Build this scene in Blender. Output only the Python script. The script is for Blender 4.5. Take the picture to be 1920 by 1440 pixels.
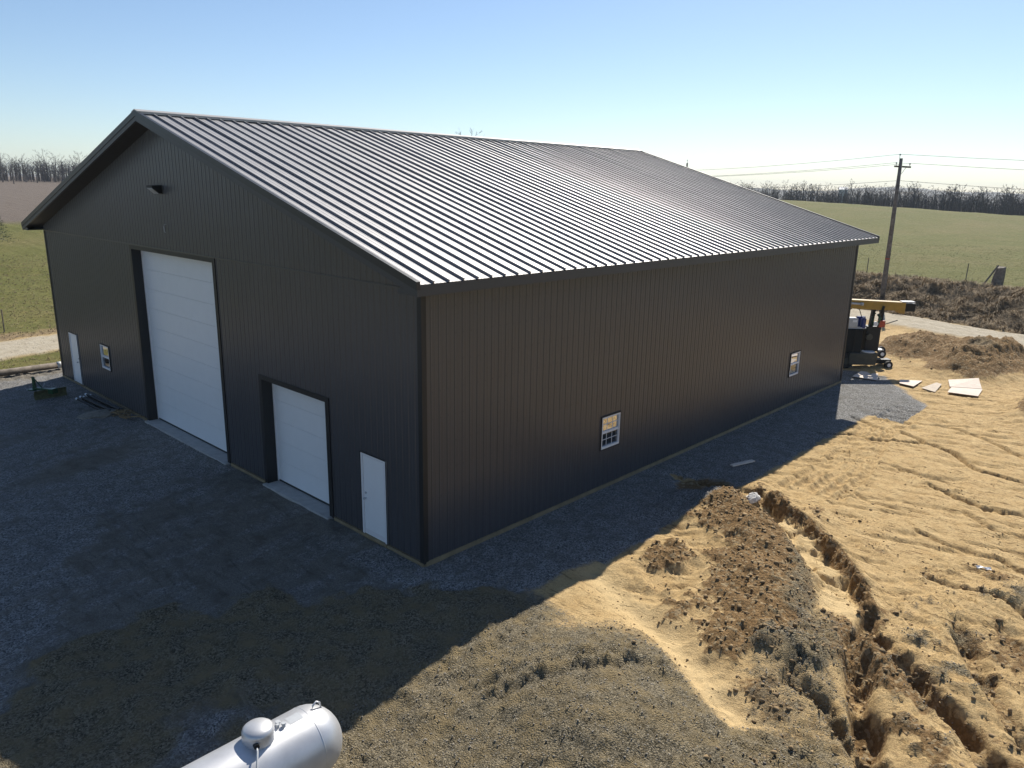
import bpy, math, random
import numpy as np
from mathutils import Vector, Matrix

for o in list(bpy.data.objects):
    bpy.data.objects.remove(o, do_unlink=True)
SC = bpy.context.scene
COL = SC.collection
R = math.radians

# ------------------------------------------------------------------ camera
cam_d = bpy.data.cameras.new('camera')
cam = bpy.data.objects.new('camera', cam_d)
COL.objects.link(cam)
_r = Vector((0.68699, -0.72645, 0.01760)).normalized()
_f = Vector((0.70620, 0.66174, -0.25177)).normalized()
_u = _r.cross(_f).normalized()
_r = _f.cross(_u).normalized()
M = Matrix((( _r.x, _u.x, -_f.x, -10.101), (_r.y, _u.y, -_f.y, -12.070), (_r.z, _u.z, -_f.z, 8.353), (0, 0, 0, 1)))
cam.matrix_world = M
cam_d.sensor_width = 36.0
cam_d.lens = 1432.83 / 1920 * 36.0
cam_d.clip_start = 0.1
cam_d.clip_end = 9000
SC.camera = cam

# ------------------------------------------------------------------ light
SUN_AZ, SUN_EL = 19.1, 42.7           # azimuth from +X towards +Y
sdir = Vector((math.cos(R(SUN_AZ)) * math.cos(R(SUN_EL)), math.sin(R(SUN_AZ)) * math.cos(R(SUN_EL)), math.sin(R(SUN_EL))))
w = bpy.data.worlds.new('World')
SC.world = w
w.use_nodes = True
nt = w.node_tree
bg = nt.nodes['Background']
sky = nt.nodes.new('ShaderNodeTexSky')
sky.sky_type = 'NISHITA'
sky.sun_disc = False
sky.sun_elevation = R(SUN_EL)
sky.sun_rotation = R(90 - SUN_AZ)
sky.altitude = 200
sky.air_density = .9
sky.dust_density = .3
sky.ozone_density = 3.0
nt.links.new(sky.outputs[0], bg.inputs[0])
bg.inputs[1].default_value = 0.084
sun_d = bpy.data.lights.new('sun', 'SUN')
sun_d.energy = 4.8
sun_d.angle = R(0.53)
sun_d.color = (1.0, 0.94, 0.84)
sun = bpy.data.objects.new('sun', sun_d)
COL.objects.link(sun)
sun.rotation_euler = sdir.to_track_quat('Z', 'Y').to_euler()
vs = SC.view_settings
vs.view_transform = 'Standard'
vs.look = 'None'
vs.exposure = 0.55
vs.gamma = 1.0
vs.use_curve_mapping = False
SC.render.engine = 'CYCLES'
HAZE = 0.00022

# ------------------------------------------------------------------ noise helpers
def _hash(ix, iy, seed):
    h = (ix.astype(np.int64) * 374761393 + iy.astype(np.int64) * 668265263 + seed * 1442695041) & 0xffffffff
    h = ((h ^ (h >> 13)) * 1274126177) & 0xffffffff
    return ((h ^ (h >> 16)) & 0xffff) / 65535.0
def perlin(x, y, seed=0):
    x = np.asarray(x, float); y = np.asarray(y, float)
    ix = np.floor(x); iy = np.floor(y); fx = x - ix; fy = y - iy
    u = fx * fx * fx * (fx * (fx * 6 - 15) + 10); v = fy * fy * fy * (fy * (fy * 6 - 15) + 10)
    def g(dx, dy):
        a = _hash(ix + dx, iy + dy, seed) * 2 * np.pi
        return np.cos(a) * (fx - dx) + np.sin(a) * (fy - dy)
    a = g(0, 0) * (1 - u) + g(1, 0) * u
    b = g(0, 1) * (1 - u) + g(1, 1) * u
    return (a * (1 - v) + b * v) * 1.5
def fbm(x, y, f, octv=3, seed=0, gain=.5):
    s = 0; a = 1.0
    for i in range(octv):
        s = s + a * perlin(x * f, y * f, seed + i * 17); f = f * 2.03; a *= gain
    return s
def sst(a, b, x):
    t = np.clip((x - a) / (b - a), 0, 1)
    return t * t * (3 - 2 * t)
def pl(x, y, pts):
    """distance, fraction along, signed side to a polyline"""
    best = np.full(x.shape, 1e9); tt = np.zeros(x.shape); sg = np.zeros(x.shape)
    seg = [math.dist(pts[i], pts[i + 1]) for i in range(len(pts) - 1)]
    tot = sum(seg); acc = 0
    for i, L in enumerate(seg):
        (x0, y0), (x1, y1) = pts[i], pts[i + 1]
        dx, dy = (x1 - x0) / L, (y1 - y0) / L
        s = np.clip((x - x0) * dx + (y - y0) * dy, 0, L)
        ex, ey = x - x0 - s * dx, y - y0 - s * dy
        d = np.hypot(ex, ey)
        m = d < best
        best = np.where(m, d, best); tt = np.where(m, (acc + s) / tot, tt)
        sg = np.where(m, dx * ey - dy * ex, sg)
        acc += L
    return best, tt, sg

# ------------------------------------------------------------------ terrain
ROAD = [(-160, -14), (-60, 16), (-22, 27), (-0.6, 31.4), (2.2, 32.0), (20, 34.5), (35, 29), (43, 17), (45.6, 7), (45.0, 3.5), (43.6, 0), (42.8, -4), (40.5, -13), (34, -32), (20, -70), (0, -140)]
LB, WB, HB = 24.45, 24.03, 6.2
TRENCH = [(9.15, -.9), (9.23, -1.97), (9.09, -3.22), (8.65, -4.06), (8.13, -5.17), (7.23, -6.14), (6.16, -7.05), (4.93, -7.67), (4.2, -7.8)]
RILLS = [([(3.7, -8.05), (3.4, -8.15), (3.08, -8.34), (1.94, -8.84), (0.73, -9.51), (-.6, -10.2), (-3, -11.5)], .50, .17),
         ([(4.9, -8.0), (4.19, -8.14), (3.7, -8.97), (3.06, -9.59), (2.56, -10.21), (2.05, -10.69), (0, -12.2)], .46, .20),
         ([(2.0, -7.75), (1.38, -7.9), (1.36, -8.45), (.79, -9.09), (.62, -9.39), (-.8, -10.4)], .42, .13),
         ([(5.9, -9.3), (5.43, -9.5), (4.11, -10.24), (3.32, -10.8), (2, -12)], .32, .15),
         ([(6.6, -9.9), (5.6, -10.6), (4.2, -11.6)], .16, .12)]
CRACKS = [([(16.4, -2.3), (16.92, -3.12), (17.27, -4.27), (17.6, -5.0), (18.05, -5.45), (17.51, -6.39), (16.32, -7.29), (16.09, -8.61), (15.2, -10)], .20, .085),
          ([(18.7, -4.2), (18.45, -4.75), (17.95, -5.4)], .14, .06), ([(14.75, -5.3), (14.55, -6.0), (14.67, -6.6), (14.2, -7.4)], .13, .06),
          ([(19.3, -2.4), (18.9, -3.0), (18.57, -3.85)], .12, .05), ([(20.6, -5.0), (20.53, -5.8), (19.92, -6.79), (18.61, -8.15)], .12, .05),
          ([(13.8, -6.6), (13.5, -7.2), (13.1, -8.15), (13.33, -9.12), (12.6, -10.3)], .2, .08),
          ([(7.6, -8.3), (7.52, -8.9), (7.6, -9.28), (7.4, -9.98), (6.7, -10.8)], .12, .06),
          ([(11.7, -5.0), (11.2, -5.9), (11.3, -6.6)], .07, .05), ([(10.2, -7.3), (9.8, -8.2), (9.9, -9.2), (9.3, -10.2)], .12, .06),
          ([(12.4, -7.9), (11.7, -8.7), (11.8, -9.6)], .1, .06)]
TRACKS = [[(9.6, -3.55 - .42 * i), (13.4, -3.75 - .30 * i), (18.4, -3.2 - .22 * i), (22.8, -3.2 - .30 * i)] for i in range(5)]
MOUND_A = [(8.0, -3.5), (6.9, -4.5), (5.6, -5.5), (4.3, -6.1), (2.6, -6.75)]

def terrain(x, y):
    x = np.atleast_1d(np.asarray(x, float)); y = np.atleast_1d(np.asarray(y, float))
    m = {k: np.zeros(x.shape) for k in ('gravel', 'soil', 'heap', 'grass', 'dry', 'road', 'plow', 'fine', 'pack')}
    z = np.zeros(x.shape)
    rd, rt, rs = pl(x, y, ROAD)            # signed side: >0 is left of travel = outer side (away from the barn)
    outer = rs > 0
    u = np.where(outer, np.maximum(rd - 2.2, 0), 0)
    n1 = fbm(x, y, .13, 3, 1); n2 = fbm(x, y, .8, 3, 5); n3 = fbm(x, y, 3.2, 3, 9)
    az = np.degrees(np.arctan2(y + 12.07, x + 10.1))
    D = np.hypot(y + 12.07, x + 10.1)
    # ---- right-hand berm and field
    zc = 3.6 + .066 * (y - 24); zc = 9 * np.tanh(zc / 9)
    zr = 1.8 * sst(0, 7.5, u)
    zr = zr + (zc - 1.8) * sst(0, 1, (u - 5) / 150.)
    zr = zr - np.clip(D - 215, 0, 500) ** 1.3 * .022
    # ---- left-hand rising field
    zl = np.interp(u, [0, 3, 14, 64, 215, 300, 700], [0, .05, .35, 2.85, 6.9, 8.2, 6])
    k = sst(30, 62, az)
    zf = zr * (1 - k) + zl * k
    zf = zf * np.where(D > 500, np.clip(1 - (D - 500) / 600, 0, 1), 1) - 6 * sst(420, 900, D) * (1 - k)
    # ---- far ridges
    zf = zf + sst(900, 2100, D) * (19 + 13 * fbm(az, D * .002, .16, 2, 33)) * (.55 + .45 * np.cos(np.radians(az - 5)))
    z = np.where(outer, zf, 0)
    z = z + np.where(outer, n1 * .12 * sst(2, 20, u) + n2 * .05 * sst(0, 3, u), 0)
    z = z - .16 * np.exp(-((rd - 2.9) / .55) ** 2) * (az < 30)
    m['road'] = sst(2.3, 1.8, rd + .25 * n2)
    z = z + m['road'] * (.05 - .03 * np.cos(rd * 5))
    field = np.where(outer, sst(2.0, 3.0, rd + .3 * n2), 0)
    m['dry'] = field * np.where(az < 45, sst(9.5, 6.5, u + 1.2 * n2), sst(2.2, 1.0, u + .8 * n2) * .8)
    z = z + m['dry'] * (az < 45) * (.30 * n2 + .10 * n3 + .15 * fbm(x, y, .45, 2, 61))
    m['grass'] = field * (1 - m['dry'])
    m['pack'] = sst(600, 800, D); m['grass'] *= 1 - m['pack']
    m['plow'] = np.where(outer, k * sst(60, 64, u + n1 * 3), 0)
    # left verge inside the road (between barn and road)
    inn = (~outer) & (rd > 1.6)
    lv = np.where(inn, sst(26.0, 27.2, y + .5 * n2 + .04 * x), 0) * (x < 36)
    m['grass'] = np.maximum(m['grass'], lv * sst(1.7, 2.4, rd))
    far = (~outer) * sst(45, 70, np.hypot(x - 5, y))
    m['grass'] = np.maximum(m['grass'], far * (1 - m['road']) * (1 - m['pack']))
    # ---- yard before the gable and strip beside the wall
    yl = np.interp(x, [-40, -9, -7.73, -7.01, -5.64, -4.74, -3.63, -1.55, -.95, .16, 1], [0.5, 1.0, 2.1, 2.96, 5.66, 7.04, 7.7, 7.93, 9.06, 9.44, 9.44])
    yard = sst(1.3, .5, x + .25 * n2) * sst(-3.6, -2.6, y + .6 * n2) * sst(27.0, 25.2, y + .4 * n2)
    pack = yard * sst(-.9, .9, yl - y + 1.1 * n2 + .5 * n3 + .6 * n1) * (.6 + .4 * sst(-.35, .35, fbm(x * .55, y * 1.3, .9, 4, 91, .7)))
    stain = yard * np.clip(1.25 * np.exp(-(((x + 3.1) / 2.4) ** 2 + ((y - 12.2 - .35 * (x + 3)) / .85) ** 2)) + .8 * np.exp(-(((x + 5.2) / 3) ** 2 + ((y - 16.2) / .8) ** 2)), 0, 1)
    strip = np.maximum(sst(-1.5, -.7, x + .25 * n2) * sst(2.4, 1.4, y + .2 * n2) * sst(-2.75, -2.25, y + .22 * n2 - .035 * np.clip(x, -5, 3)) * (x < 23),
                       sst(24.2, 22, x) * sst(-2.95, -2.6, y + .15 * n2) * (x > 3) * (y < 1))
    fan = sst(27.6, 26.6, x + .3 * n2 + np.clip(-1.0 - y, 0, 9) * 1.35) * (x > 18) * (y < 8) * (y > -4)
    m['gravel'] = np.clip(np.maximum.reduce([yard * (1 - .85 * pack), strip, fan * (x > 20)]), 0, 1)
    tankp = np.exp(-(((x + 5.9) / 1.5) ** 2 + ((y + 1.7) / .8) ** 2)) * sst(-.2, .4, n2 + .3)
    m['gravel'] = np.maximum(m['gravel'], .8 * tankp)
    m['pack'] = np.clip(m['pack'] + pack * (1 - strip) + .8 * stain, 0, 1)
    m['gravel'] *= 1 - .8 * stain
    yb = np.interp(x, [-40, -9, -7, -5.4, -3.2, -.8, .4, 2], [-1, .4, 1.9, 2.7, 1.4, -.5, -2.0, -2.4])
    rough = sst(1.2, .4, x) * sst(-.35, .45, yb - y + .8 * n2 + .25 * n3) * sst(-4.5, -3.0, y)
    m['heap'] = np.maximum(m['heap'], rough * (1 - .9 * tankp)); m['gravel'] *= 1 - .85 * rough * (1 - tankp); m['pack'] *= 1 - .6 * rough
    n6 = fbm(x, y, 7.0, 2, 29)
    z = z + rough * (.05 * n2 + .03 * np.abs(n3) + .035 * np.abs(n6) * sst(-.2, .3, n2))
    track = fbm(x * .4 + y * .3, (y - .45 * x) * 1.9, .9, 5, 57, .72)
    m['pack'] = np.clip(m['pack'] + yard * .4 * sst(.1, .8, track) - .4 * sst(.1, .8, -track) * m['pack'], 0, 1)
    m['gravel'] *= 1 - .6 * yard * sst(.1, .8, track)
    m['pack'] = np.maximum(m['pack'], yard)
    z = z + yard * (.03 * n2 + .012 * n3) + strip * (.02 * n2 + .012 * n3) * (y < -.25)
    # ---- dug ground on the right of the barn
    q = (x > -13) & (x < 44) & (y > -22) & (y < 1.0)
    X, Y = x[q], y[q]
    if X.size:
        Z = z[q]; N2 = n2[q]; N3 = n3[q]; N1 = n1[q]
        dirt = sst(-2.35, -3.0, Y + .2 * N2)
        N4 = fbm(X, Y, 8.0, 2, 21)
        N5 = fbm(X, Y, 18.0, 2, 45)
        Z = Z + dirt * (.028 * N2 + .018 * N3 + .010 * N4 + .008 * N5)
        Z = Z - .28 * np.exp(-(((X + 4.2) / 2.0) ** 2 + ((Y + 3.6) / 1.4) ** 2))
        # grey heap at the foot of the picture
        hb = np.exp(-(((X + .9) / 1.9) ** 2 + ((Y + 5.6) / 1.9) ** 2) ** 1.4)
        hb2 = np.exp(-(((X + 2.2) / 1.7) ** 2 + ((Y + 7.6) / 2.0) ** 2) ** 1.4)
        heap = np.clip(1.5 * np.maximum(hb, hb2), 0, 1) * sst(1.9, 1.1, X + .35 * N2 + .22 * (Y + 3.5)) * sst(-2.6, -3.1, Y)
        heap = np.maximum(heap, sst(.6, -.4, X + .4 * N2) * sst(-2.5, -3.2, Y))
        Z = Z + .48 * hb + .46 * hb2 + heap * (.03 * N3 + .035 * np.abs(N4) + .03 * np.abs(N5))
        for off in (0, .55):
            d, t, s = pl(X, Y, [(-2.6, -3.9 - off), (-1.6, -4.35 - off), (-.5, -5.2 - off), (.5, -5.9 - off)])
            en = sst(0, .15, t) * sst(1, .85, t)
            Z = Z - en * .055 * np.exp(-((d + .08 * N2) / .12) ** 2) + en * .04 * np.exp(-((d - .24 + .08 * N2) / .12) ** 2) * (1 + .6 * N4 + .6 * N5)
        # brown mound
        d, t, s = pl(X, Y, MOUND_A)
        wA = 1.35 + .3 * N2
        ma = np.exp(-(d / wA) ** 2)
        Z = Z + ma * (.46 + .07 * N2) + sst(.15, .6, ma) * (.05 * N3 + .045 * np.abs(N4) + .03 * np.abs(N5))
        d2, t2, s2 = pl(X, Y, [(4.6, -3.6), (3.4, -3.9), (2.6, -4.6)])
        mb = np.exp(-(d2 / .55) ** 2) * sst(-.3, .35, N2 + .2)
        Z = Z + mb * (.16 + .1 * N3)
        d3, t3, s3 = pl(X, Y, [(2.0, -7.6), (.4, -8.6), (-1.4, -9.8)])
        mc = np.exp(-(d3 / .8) ** 2)
        d4, t4, s4 = pl(X, Y, [(3.6, -8.5), (2.4, -9.4), (1.0, -10.6)])
        md = np.exp(-(d4 / .6) ** 2)
        d5, t5, s5 = pl(X, Y, [(8.2, -10.2), (6.4, -9.1), (4.6, -9.2), (3.6, -10.2)])
        me = np.exp(-(d5 / .65) ** 2)
        Z = Z + .28 * mc + .24 * md + .14 * me + (mc + md + me) * (.03 * N3 + .03 * np.abs(N4) + .02 * np.abs(N5))
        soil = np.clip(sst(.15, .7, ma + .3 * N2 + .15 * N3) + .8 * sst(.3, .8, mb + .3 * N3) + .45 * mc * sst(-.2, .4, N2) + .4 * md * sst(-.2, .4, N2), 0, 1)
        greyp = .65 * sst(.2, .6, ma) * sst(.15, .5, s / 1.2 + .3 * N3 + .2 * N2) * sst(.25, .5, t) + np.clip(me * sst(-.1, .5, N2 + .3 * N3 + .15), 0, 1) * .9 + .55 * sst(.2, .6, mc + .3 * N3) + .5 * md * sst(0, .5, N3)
        # light sand ribbon between the heaps
        d, t, s = pl(X, Y, [(2.6, -2.9), (1.84, -4.29), (1.32, -5.63), (.54, -6.65), (.1, -7.6)])
        rib = np.exp(-(d / .38) ** 2)
        Z = Z - .13 * rib; soil *= 1 - .8 * rib; heap *= 1 - rib
        # wash-out trench
        d, t, s = pl(X + .10 * N3, Y + .10 * N2, TRENCH)
        dep = np.interp(t, [0, .18, .4, .8, 1], [.10, .20, .34, .30, .18])
        wid = np.interp(t, [0, .3, .5, .8, 1], [.12, .30, .20, .30, .18]) + .06 * N2
        sd = np.sign(s) * d + .05 * N3 + .03 * N4
        late = sst(.27, .36, t)
        cut0 = sst(wid + .13, wid, d)
        sd = sd + .10 * N2; cut1 = sst(.34, .10, sd) * sst(-1.0, -.35, sd)
        cut = cut0 * (1 - late) + cut1 * late
        dep = dep * sst(.95, .78, t) * (.45 + .75 * sst(-.45, .2, N2 + .4 * N3))
        Z = Z - dep * cut
        Z = Z + .10 * np.exp(-((sd - .42) / .22) ** 2) * (t > .3) * sst(1, .9, t) * (1 + N3)
        fl = late * sst(.13, .06, sd) * sst(-.95, -.5, sd + .15 * N2) * sst(1.0, .93, t)
        Z = Z - ma * .25 * fl
        soil *= 1 - fl; heap *= 1 - fl; greyp *= 1 - fl
        soil = np.maximum(soil, .95 * sst(.10, .16, sd) * sst(.50, .30, sd) * late * sst(1, .95, t))
        pit = np.exp(-(((X - 9.0) / 1.1) ** 2 + ((Y + 1.9) / .9) ** 2)); Z = Z - .16 * pit; soil = np.maximum(soil, sst(.3, .7, pit + .2 * N2))
        for pts, dp, wd in RILLS:
            dp = dp * (.5 + .6 * sst(-.4, .25, N2))
            d, t, s = pl(X + .14 * N2 + .05 * N3, Y + .12 * N2, pts)
            ww = wd * (1 + .5 * N2) * np.clip(t * 6 + .25, 0, 1)
            Z = Z - dp * np.clip(t * 4 + .3, 0, 1) * sst(ww + .14, ww * .4, d)
            soil = np.maximum(soil, .5 * sst(ww + .1, ww, d))
        for pts, dp, wd in CRACKS:
            d, t, s = pl(X + .12 * N2 + .06 * N3, Y + .14 * N2, pts)
            ww = wd * (1 + .7 * N2) * np.clip(np.minimum(t, 1 - t) * 7 + .2, 0, 1)
            c = sst(ww + .07, ww * .4, d)
            Z = Z - dp * c
            soil = np.maximum(soil, .35 * c)
        # wheel tracks on the flat dirt
        for pts in TRACKS:
            d, t, s = pl(X, Y, pts)
            lug = .5 + .5 * np.sign(np.sin((X + .6 * np.abs(s)) * 2 * np.pi / .34))
            on = sst(0, .1, t) * sst(1, .85, t) * sst(-.7, -.1, N2)
            Z = Z - on * (.05 + .022 * lug * sst(.2, .1, d)) * np.exp(-(d / .13) ** 4) + on * .04 * np.exp(-((d - .21) / .06) ** 2) * (1 + .4 * N3 + .4 * N5)
        lr = sst(-6.8, -8.2, Y + .2 * X * .3 + .4 * N2) * (X < 9) * (X > -3)
        Z = Z + lr * (.05 * np.abs(N3) + .045 * np.abs(N4) + .03 * np.abs(N5))
        soil = np.clip(soil + .5 * lr * sst(-.2, .5, N2 + .4 * N3), 0, 1)
        # fine erosion streaks running down the flat
        st = perlin((X * .9 + Y * .35) * 3.4, (Y - X * .3) * .75, 71)
        flat = dirt * (1 - np.clip(soil + heap, 0, 1)) * (X > 2.5)
        Z = Z - flat * .06 * sst(.18, .5, st) * (1 + .8 * N3)
        # lumpy patches
        lp = sst(.35, .75, fbm(X, Y, .55, 2, 88)) * flat
        Z = Z + lp * (.05 * np.abs(N3) + .04 * np.abs(N4))
        soil = np.clip(soil + .35 * lp, 0, 1)
        # spoil heaps beyond the far corner
        sp = 1.15 * np.exp(-(((X - 33.6) / 3.0) ** 2 + ((Y + .5) / 2.0) ** 2)) + 1.2 * np.exp(-(((X - 34.3) / 3.0) ** 2 + ((Y + 4.0) / 1.9) ** 2)) + .75 * np.exp(-(((X - 30.6) / 1.9) ** 2 + ((Y + 3.6) / 1.5) ** 2))
        sp2 = .75 * np.exp(-(((X - 25.2) / 2.4) ** 2 + ((Y + 7.9) / 1.25) ** 2))
        Z = Z + sp * (1 + .25 * N2) + sp2 * (1 + .3 * N2) + np.clip(sp + sp2, 0, 1) * .07 * N3
        soil = np.maximum(soil, .9 * sst(.22, .5, sp + .18 * N2) + sst(.2, .5, sp2 + .15 * N2))
        hump_grey = .6 * np.exp(-(((X - 33.0) / 1.5) ** 2 + ((Y + 3.6) / .9) ** 2))
        z[q] = Z
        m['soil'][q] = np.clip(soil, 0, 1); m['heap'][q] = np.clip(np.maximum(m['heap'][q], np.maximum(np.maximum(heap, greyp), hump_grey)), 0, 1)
        m['fine'][q] = np.clip(fl + rib, 0, 1)
        g = m['gravel'][q]; m['gravel'][q] = g * (1 - .7 * sst(.1, .5, heap)) * (1 - sst(.2, .6, cut) * .8) * (1 - .85 * sst(.3, .7, pit + .2 * N2))
    # far corner: ground falls a little towards the road
    # left orange dirt strip by the lying pole
    lo = sst(24.3, 24.9, y + .3 * n2) * sst(27.0, 26.3, y + .4 * n2) * (x < 5) * (x > -30)
    m['gravel'] *= 1 - .9 * lo
    m['soil'] = np.maximum(m['soil'], lo * sst(-.1, .35, n2))
    z = z + lo * .06 * n3
    # barn footprint stays level
    ins = sst(-.15, .1, x) * sst(LB + .15, LB - .1, x) * sst(-.15, .1, y) * sst(WB + .15, WB - .1, y)
    z = z * (1 - ins) - .02 * ins
    return z, m
def hz(x, y):
    return float(terrain([x], [y])[0][0])

# ------------------------------------------------------------------ materials
def newmat(name):
    mt = bpy.data.materials.new(name); mt.use_nodes = True
    return mt, mt.node_tree, mt.node_tree.nodes['Principled BSDF']
def N(nt, kind, **kw):
    n = nt.nodes.new(kind)
    for k, v in kw.items():
        if k in n.inputs.keys(): n.inputs[k].default_value = v
        else: setattr(n, k, v)
    return n
def mixc(nt, fac, a, b, mode='MIX'):
    n = nt.nodes.new('ShaderNodeMix'); n.data_type = 'RGBA'; n.blend_type = mode
    for s, v in ((n.inputs[0], fac), (n.inputs[6], a), (n.inputs[7], b)):
        if isinstance(v, bpy.types.NodeSocket): nt.links.new(v, s)
        else: s.default_value = v if not isinstance(v, tuple) else (*v, 1)[:4]
    return n.outputs[2]
def ramp(nt, src, p0, p1, c0=(0, 0, 0), c1=(1, 1, 1)):
    n = nt.nodes.new('ShaderNodeValToRGB'); nt.links.new(src, n.inputs[0])
    n.color_ramp.elements[0].position = p0; n.color_ramp.elements[1].position = p1
    n.color_ramp.elements[0].color = (*c0, 1); n.color_ramp.elements[1].color = (*c1, 1)
    return n.outputs[0]
def simple(name, col, rough=.5, metal=0, spec=.5, var=.12, scale=6, bump=0, coat=0):
    mt, t, b = newmat(name)
    tc = N(t, 'ShaderNodeTexCoord')
    nz = N(t, 'ShaderNodeTexNoise', Scale=scale, Detail=5, Roughness=.6)
    t.links.new(tc.outputs['Object'], nz.inputs['Vector'])
    c = mixc(t, ramp(t, nz.outputs[0], .3, .7), tuple(v * (1 - var) for v in col), tuple(min(1, v * (1 + var)) for v in col))
    t.links.new(c, b.inputs['Base Color'])
    b.inputs['Roughness'].default_value = rough; b.inputs['Metallic'].default_value = metal
    b.inputs['Specular IOR Level'].default_value = spec
    if coat: b.inputs['Coat Weight'].default_value = coat; b.inputs['Coat Roughness'].default_value = .15
    if bump:
        bp = N(t, 'ShaderNodeBump', Strength=bump, Distance=.02); t.links.new(nz.outputs[0], bp.inputs['Height']); t.links.new(bp.outputs[0], b.inputs['Normal'])
    return mt

def ground_mat():
    mt, t, b = newmat('ground')
    L = t.links
    tc = N(t, 'ShaderNodeTexCoord'); P = tc.outputs['Object']
    def noise(sc, det=6, ro=.6, dist=0):
        n = N(t, 'ShaderNodeTexNoise', Scale=sc, Detail=det, Roughness=ro, Distortion=dist); L.new(P, n.inputs['Vector']); return n.outputs[0]
    def vor(sc):
        n = N(t, 'ShaderNodeTexVoronoi', Scale=sc); L.new(P, n.inputs['Vector']); return n
    def at(nm):
        n = N(t, 'ShaderNodeAttribute', attribute_name=nm); s = N(t, 'ShaderNodeSeparateColor'); L.new(n.outputs['Color'], s.inputs[0]); return s.outputs
    a1, a2, a3 = at('m1'), at('m2'), at('m3')
    nb, nm_, nf, nl = noise(.35), noise(2.2), noise(14, 8, .7), noise(55, 4, .7)
    v1, v2, v3 = vor(38), vor(14), vor(70)
    def val(v): 
        s = N(t, 'ShaderNodeSeparateColor'); L.new(v.outputs['Color'], s.inputs[0]); return s.outputs[0]
    # sand
    sand = mixc(t, ramp(t, nm_, .3, .7), (.46, .31, .138), (.57, .415, .21))
    sand = mixc(t, ramp(t, nf, .50, .72), sand, (.25, .165, .08))
    sand = mixc(t, ramp(t, nl, .56, .74), sand, (.20, .135, .07))
    mp = N(t, 'ShaderNodeMapping'); mp.inputs['Rotation'].default_value = (0, 0, R(22)); mp.inputs['Scale'].default_value = (9, 1.6, 1); L.new(P, mp.inputs['Vector'])
    ns = N(t, 'ShaderNodeTexNoise', Scale=1.0, Detail=8, Roughness=.68, Distortion=.6); L.new(mp.outputs[0], ns.inputs['Vector'])
    streak = ramp(t, ns.outputs[0], .56, .66)
    sand = mixc(t, streak, sand, (.23, .15, .07))
    sand = mixc(t, a3[1], sand, (.58, .43, .225))
    soil = mixc(t, ramp(t, nf, .3, .7), (.12, .072, .03), (.28, .175, .078))
    soil = mixc(t, ramp(t, val(v2), .80, .9), soil, (.31, .23, .13))
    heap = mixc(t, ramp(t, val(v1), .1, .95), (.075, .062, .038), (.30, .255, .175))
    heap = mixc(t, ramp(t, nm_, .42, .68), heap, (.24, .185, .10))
    grav = mixc(t, ramp(t, val(v1), .0, 1.0), (.065, .064, .062), (.44, .43, .41))
    grav = mixc(t, ramp(t, nm_, .44, .8), grav, (.16, .147, .128))
    pack = mixc(t, ramp(t, val(v3), .0, 1.0), (.11, .10, .083), (.26, .237, .20))
    pack = mixc(t, ramp(t, nm_, .45, .75), pack, (.115, .10, .078))
    grass = mixc(t, ramp(t, nm_, .3, .7), (.066, .076, .011), (.138, .130, .030))
    grass = mixc(t, ramp(t, nb, .35, .65), grass, mixc(t, ramp(t, noise(5), .35, .65), (.072, .085, .013), (.165, .148, .046)))
    grass = mixc(t, ramp(t, noise(.07, 6, .65), .45, .70), grass, mixc(t, ramp(t, nm_, .35, .65), (.10, .092, .022), (.19, .155, .062)))
    grass = mixc(t, ramp(t, nf, .58, .8), grass, (.04, .038, .014))
    dry = mixc(t, ramp(t, noise(4.5, 7, .7, 1.5), .35, .65), (.068, .048, .03), (.27, .20, .12))
    road = mixc(t, ramp(t, nm_, .3, .7), (.35, .30, .22), (.45, .40, .31))
    plow = mixc(t, ramp(t, nm_, .3, .7), (.105, .082, .065), (.155, .125, .10))
    nx_ = N(t, 'ShaderNodeTexNoise', Scale=6.5, Detail=9, Roughness=.72); L.new(P, nx_.inputs['Vector'])
    def crisp(mk, lo=.36, hi=.62):
        k1 = N(t, 'ShaderNodeMath', operation='MULTIPLY_ADD'); L.new(nx_.outputs[0], k1.inputs[0]); k1.inputs[1].default_value = 1.3; k1.inputs[2].default_value = -.65
        k2 = N(t, 'ShaderNodeMath', operation='MULTIPLY'); L.new(k1.outputs[0], k2.inputs[0])      # fades out where the mask is 0 or 1
        k3 = N(t, 'ShaderNodeMath', operation='PINGPONG'); L.new(mk, k3.inputs[0]); k3.inputs[1].default_value = .5
        k4 = N(t, 'ShaderNodeMath', operation='MULTIPLY'); L.new(k3.outputs[0], k4.inputs[0]); k4.inputs[1].default_value = 3.5; k4.use_clamp = True
        L.new(k4.outputs[0], k2.inputs[1])
        k5 = N(t, 'ShaderNodeMath', operation='ADD'); L.new(mk, k5.inputs[0]); L.new(k2.outputs[0], k5.inputs[1])
        return ramp(t, k5.outputs[0], lo, hi)
    c = mixc(t, crisp(a1[1]), sand, soil)
    c = mixc(t, crisp(a3[2], .25, .8), c, pack)
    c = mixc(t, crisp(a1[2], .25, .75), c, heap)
    c = mixc(t, crisp(a1[0], .25, .75), c, grav)
    c = mixc(t, a2[0], c, grass)
    c = mixc(t, a2[1], c, dry)
    c = mixc(t, a3[0], c, plow)
    c = mixc(t, a2[2], c, road)
    L.new(c, b.inputs['Base Color'])
    b.inputs['Roughness'].default_value = .95; b.inputs['Specular IOR Level'].default_value = .2
    # relief
    def math_(op, x, y):
        n = N(t, 'ShaderNodeMath', operation=op)
        for s, v in zip(n.inputs, (x, y)):
            if isinstance(v, bpy.types.NodeSocket): L.new(v, s)
            else: s.default_value = v
        return n.outputs[0]
    stone = math_('MULTIPLY', math_('SUBTRACT', 1.0, v1.outputs['Distance']), math_('ADD', math_('MULTIPLY', math_('MAXIMUM', a1[0], a1[2]), .55), .06))
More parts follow.
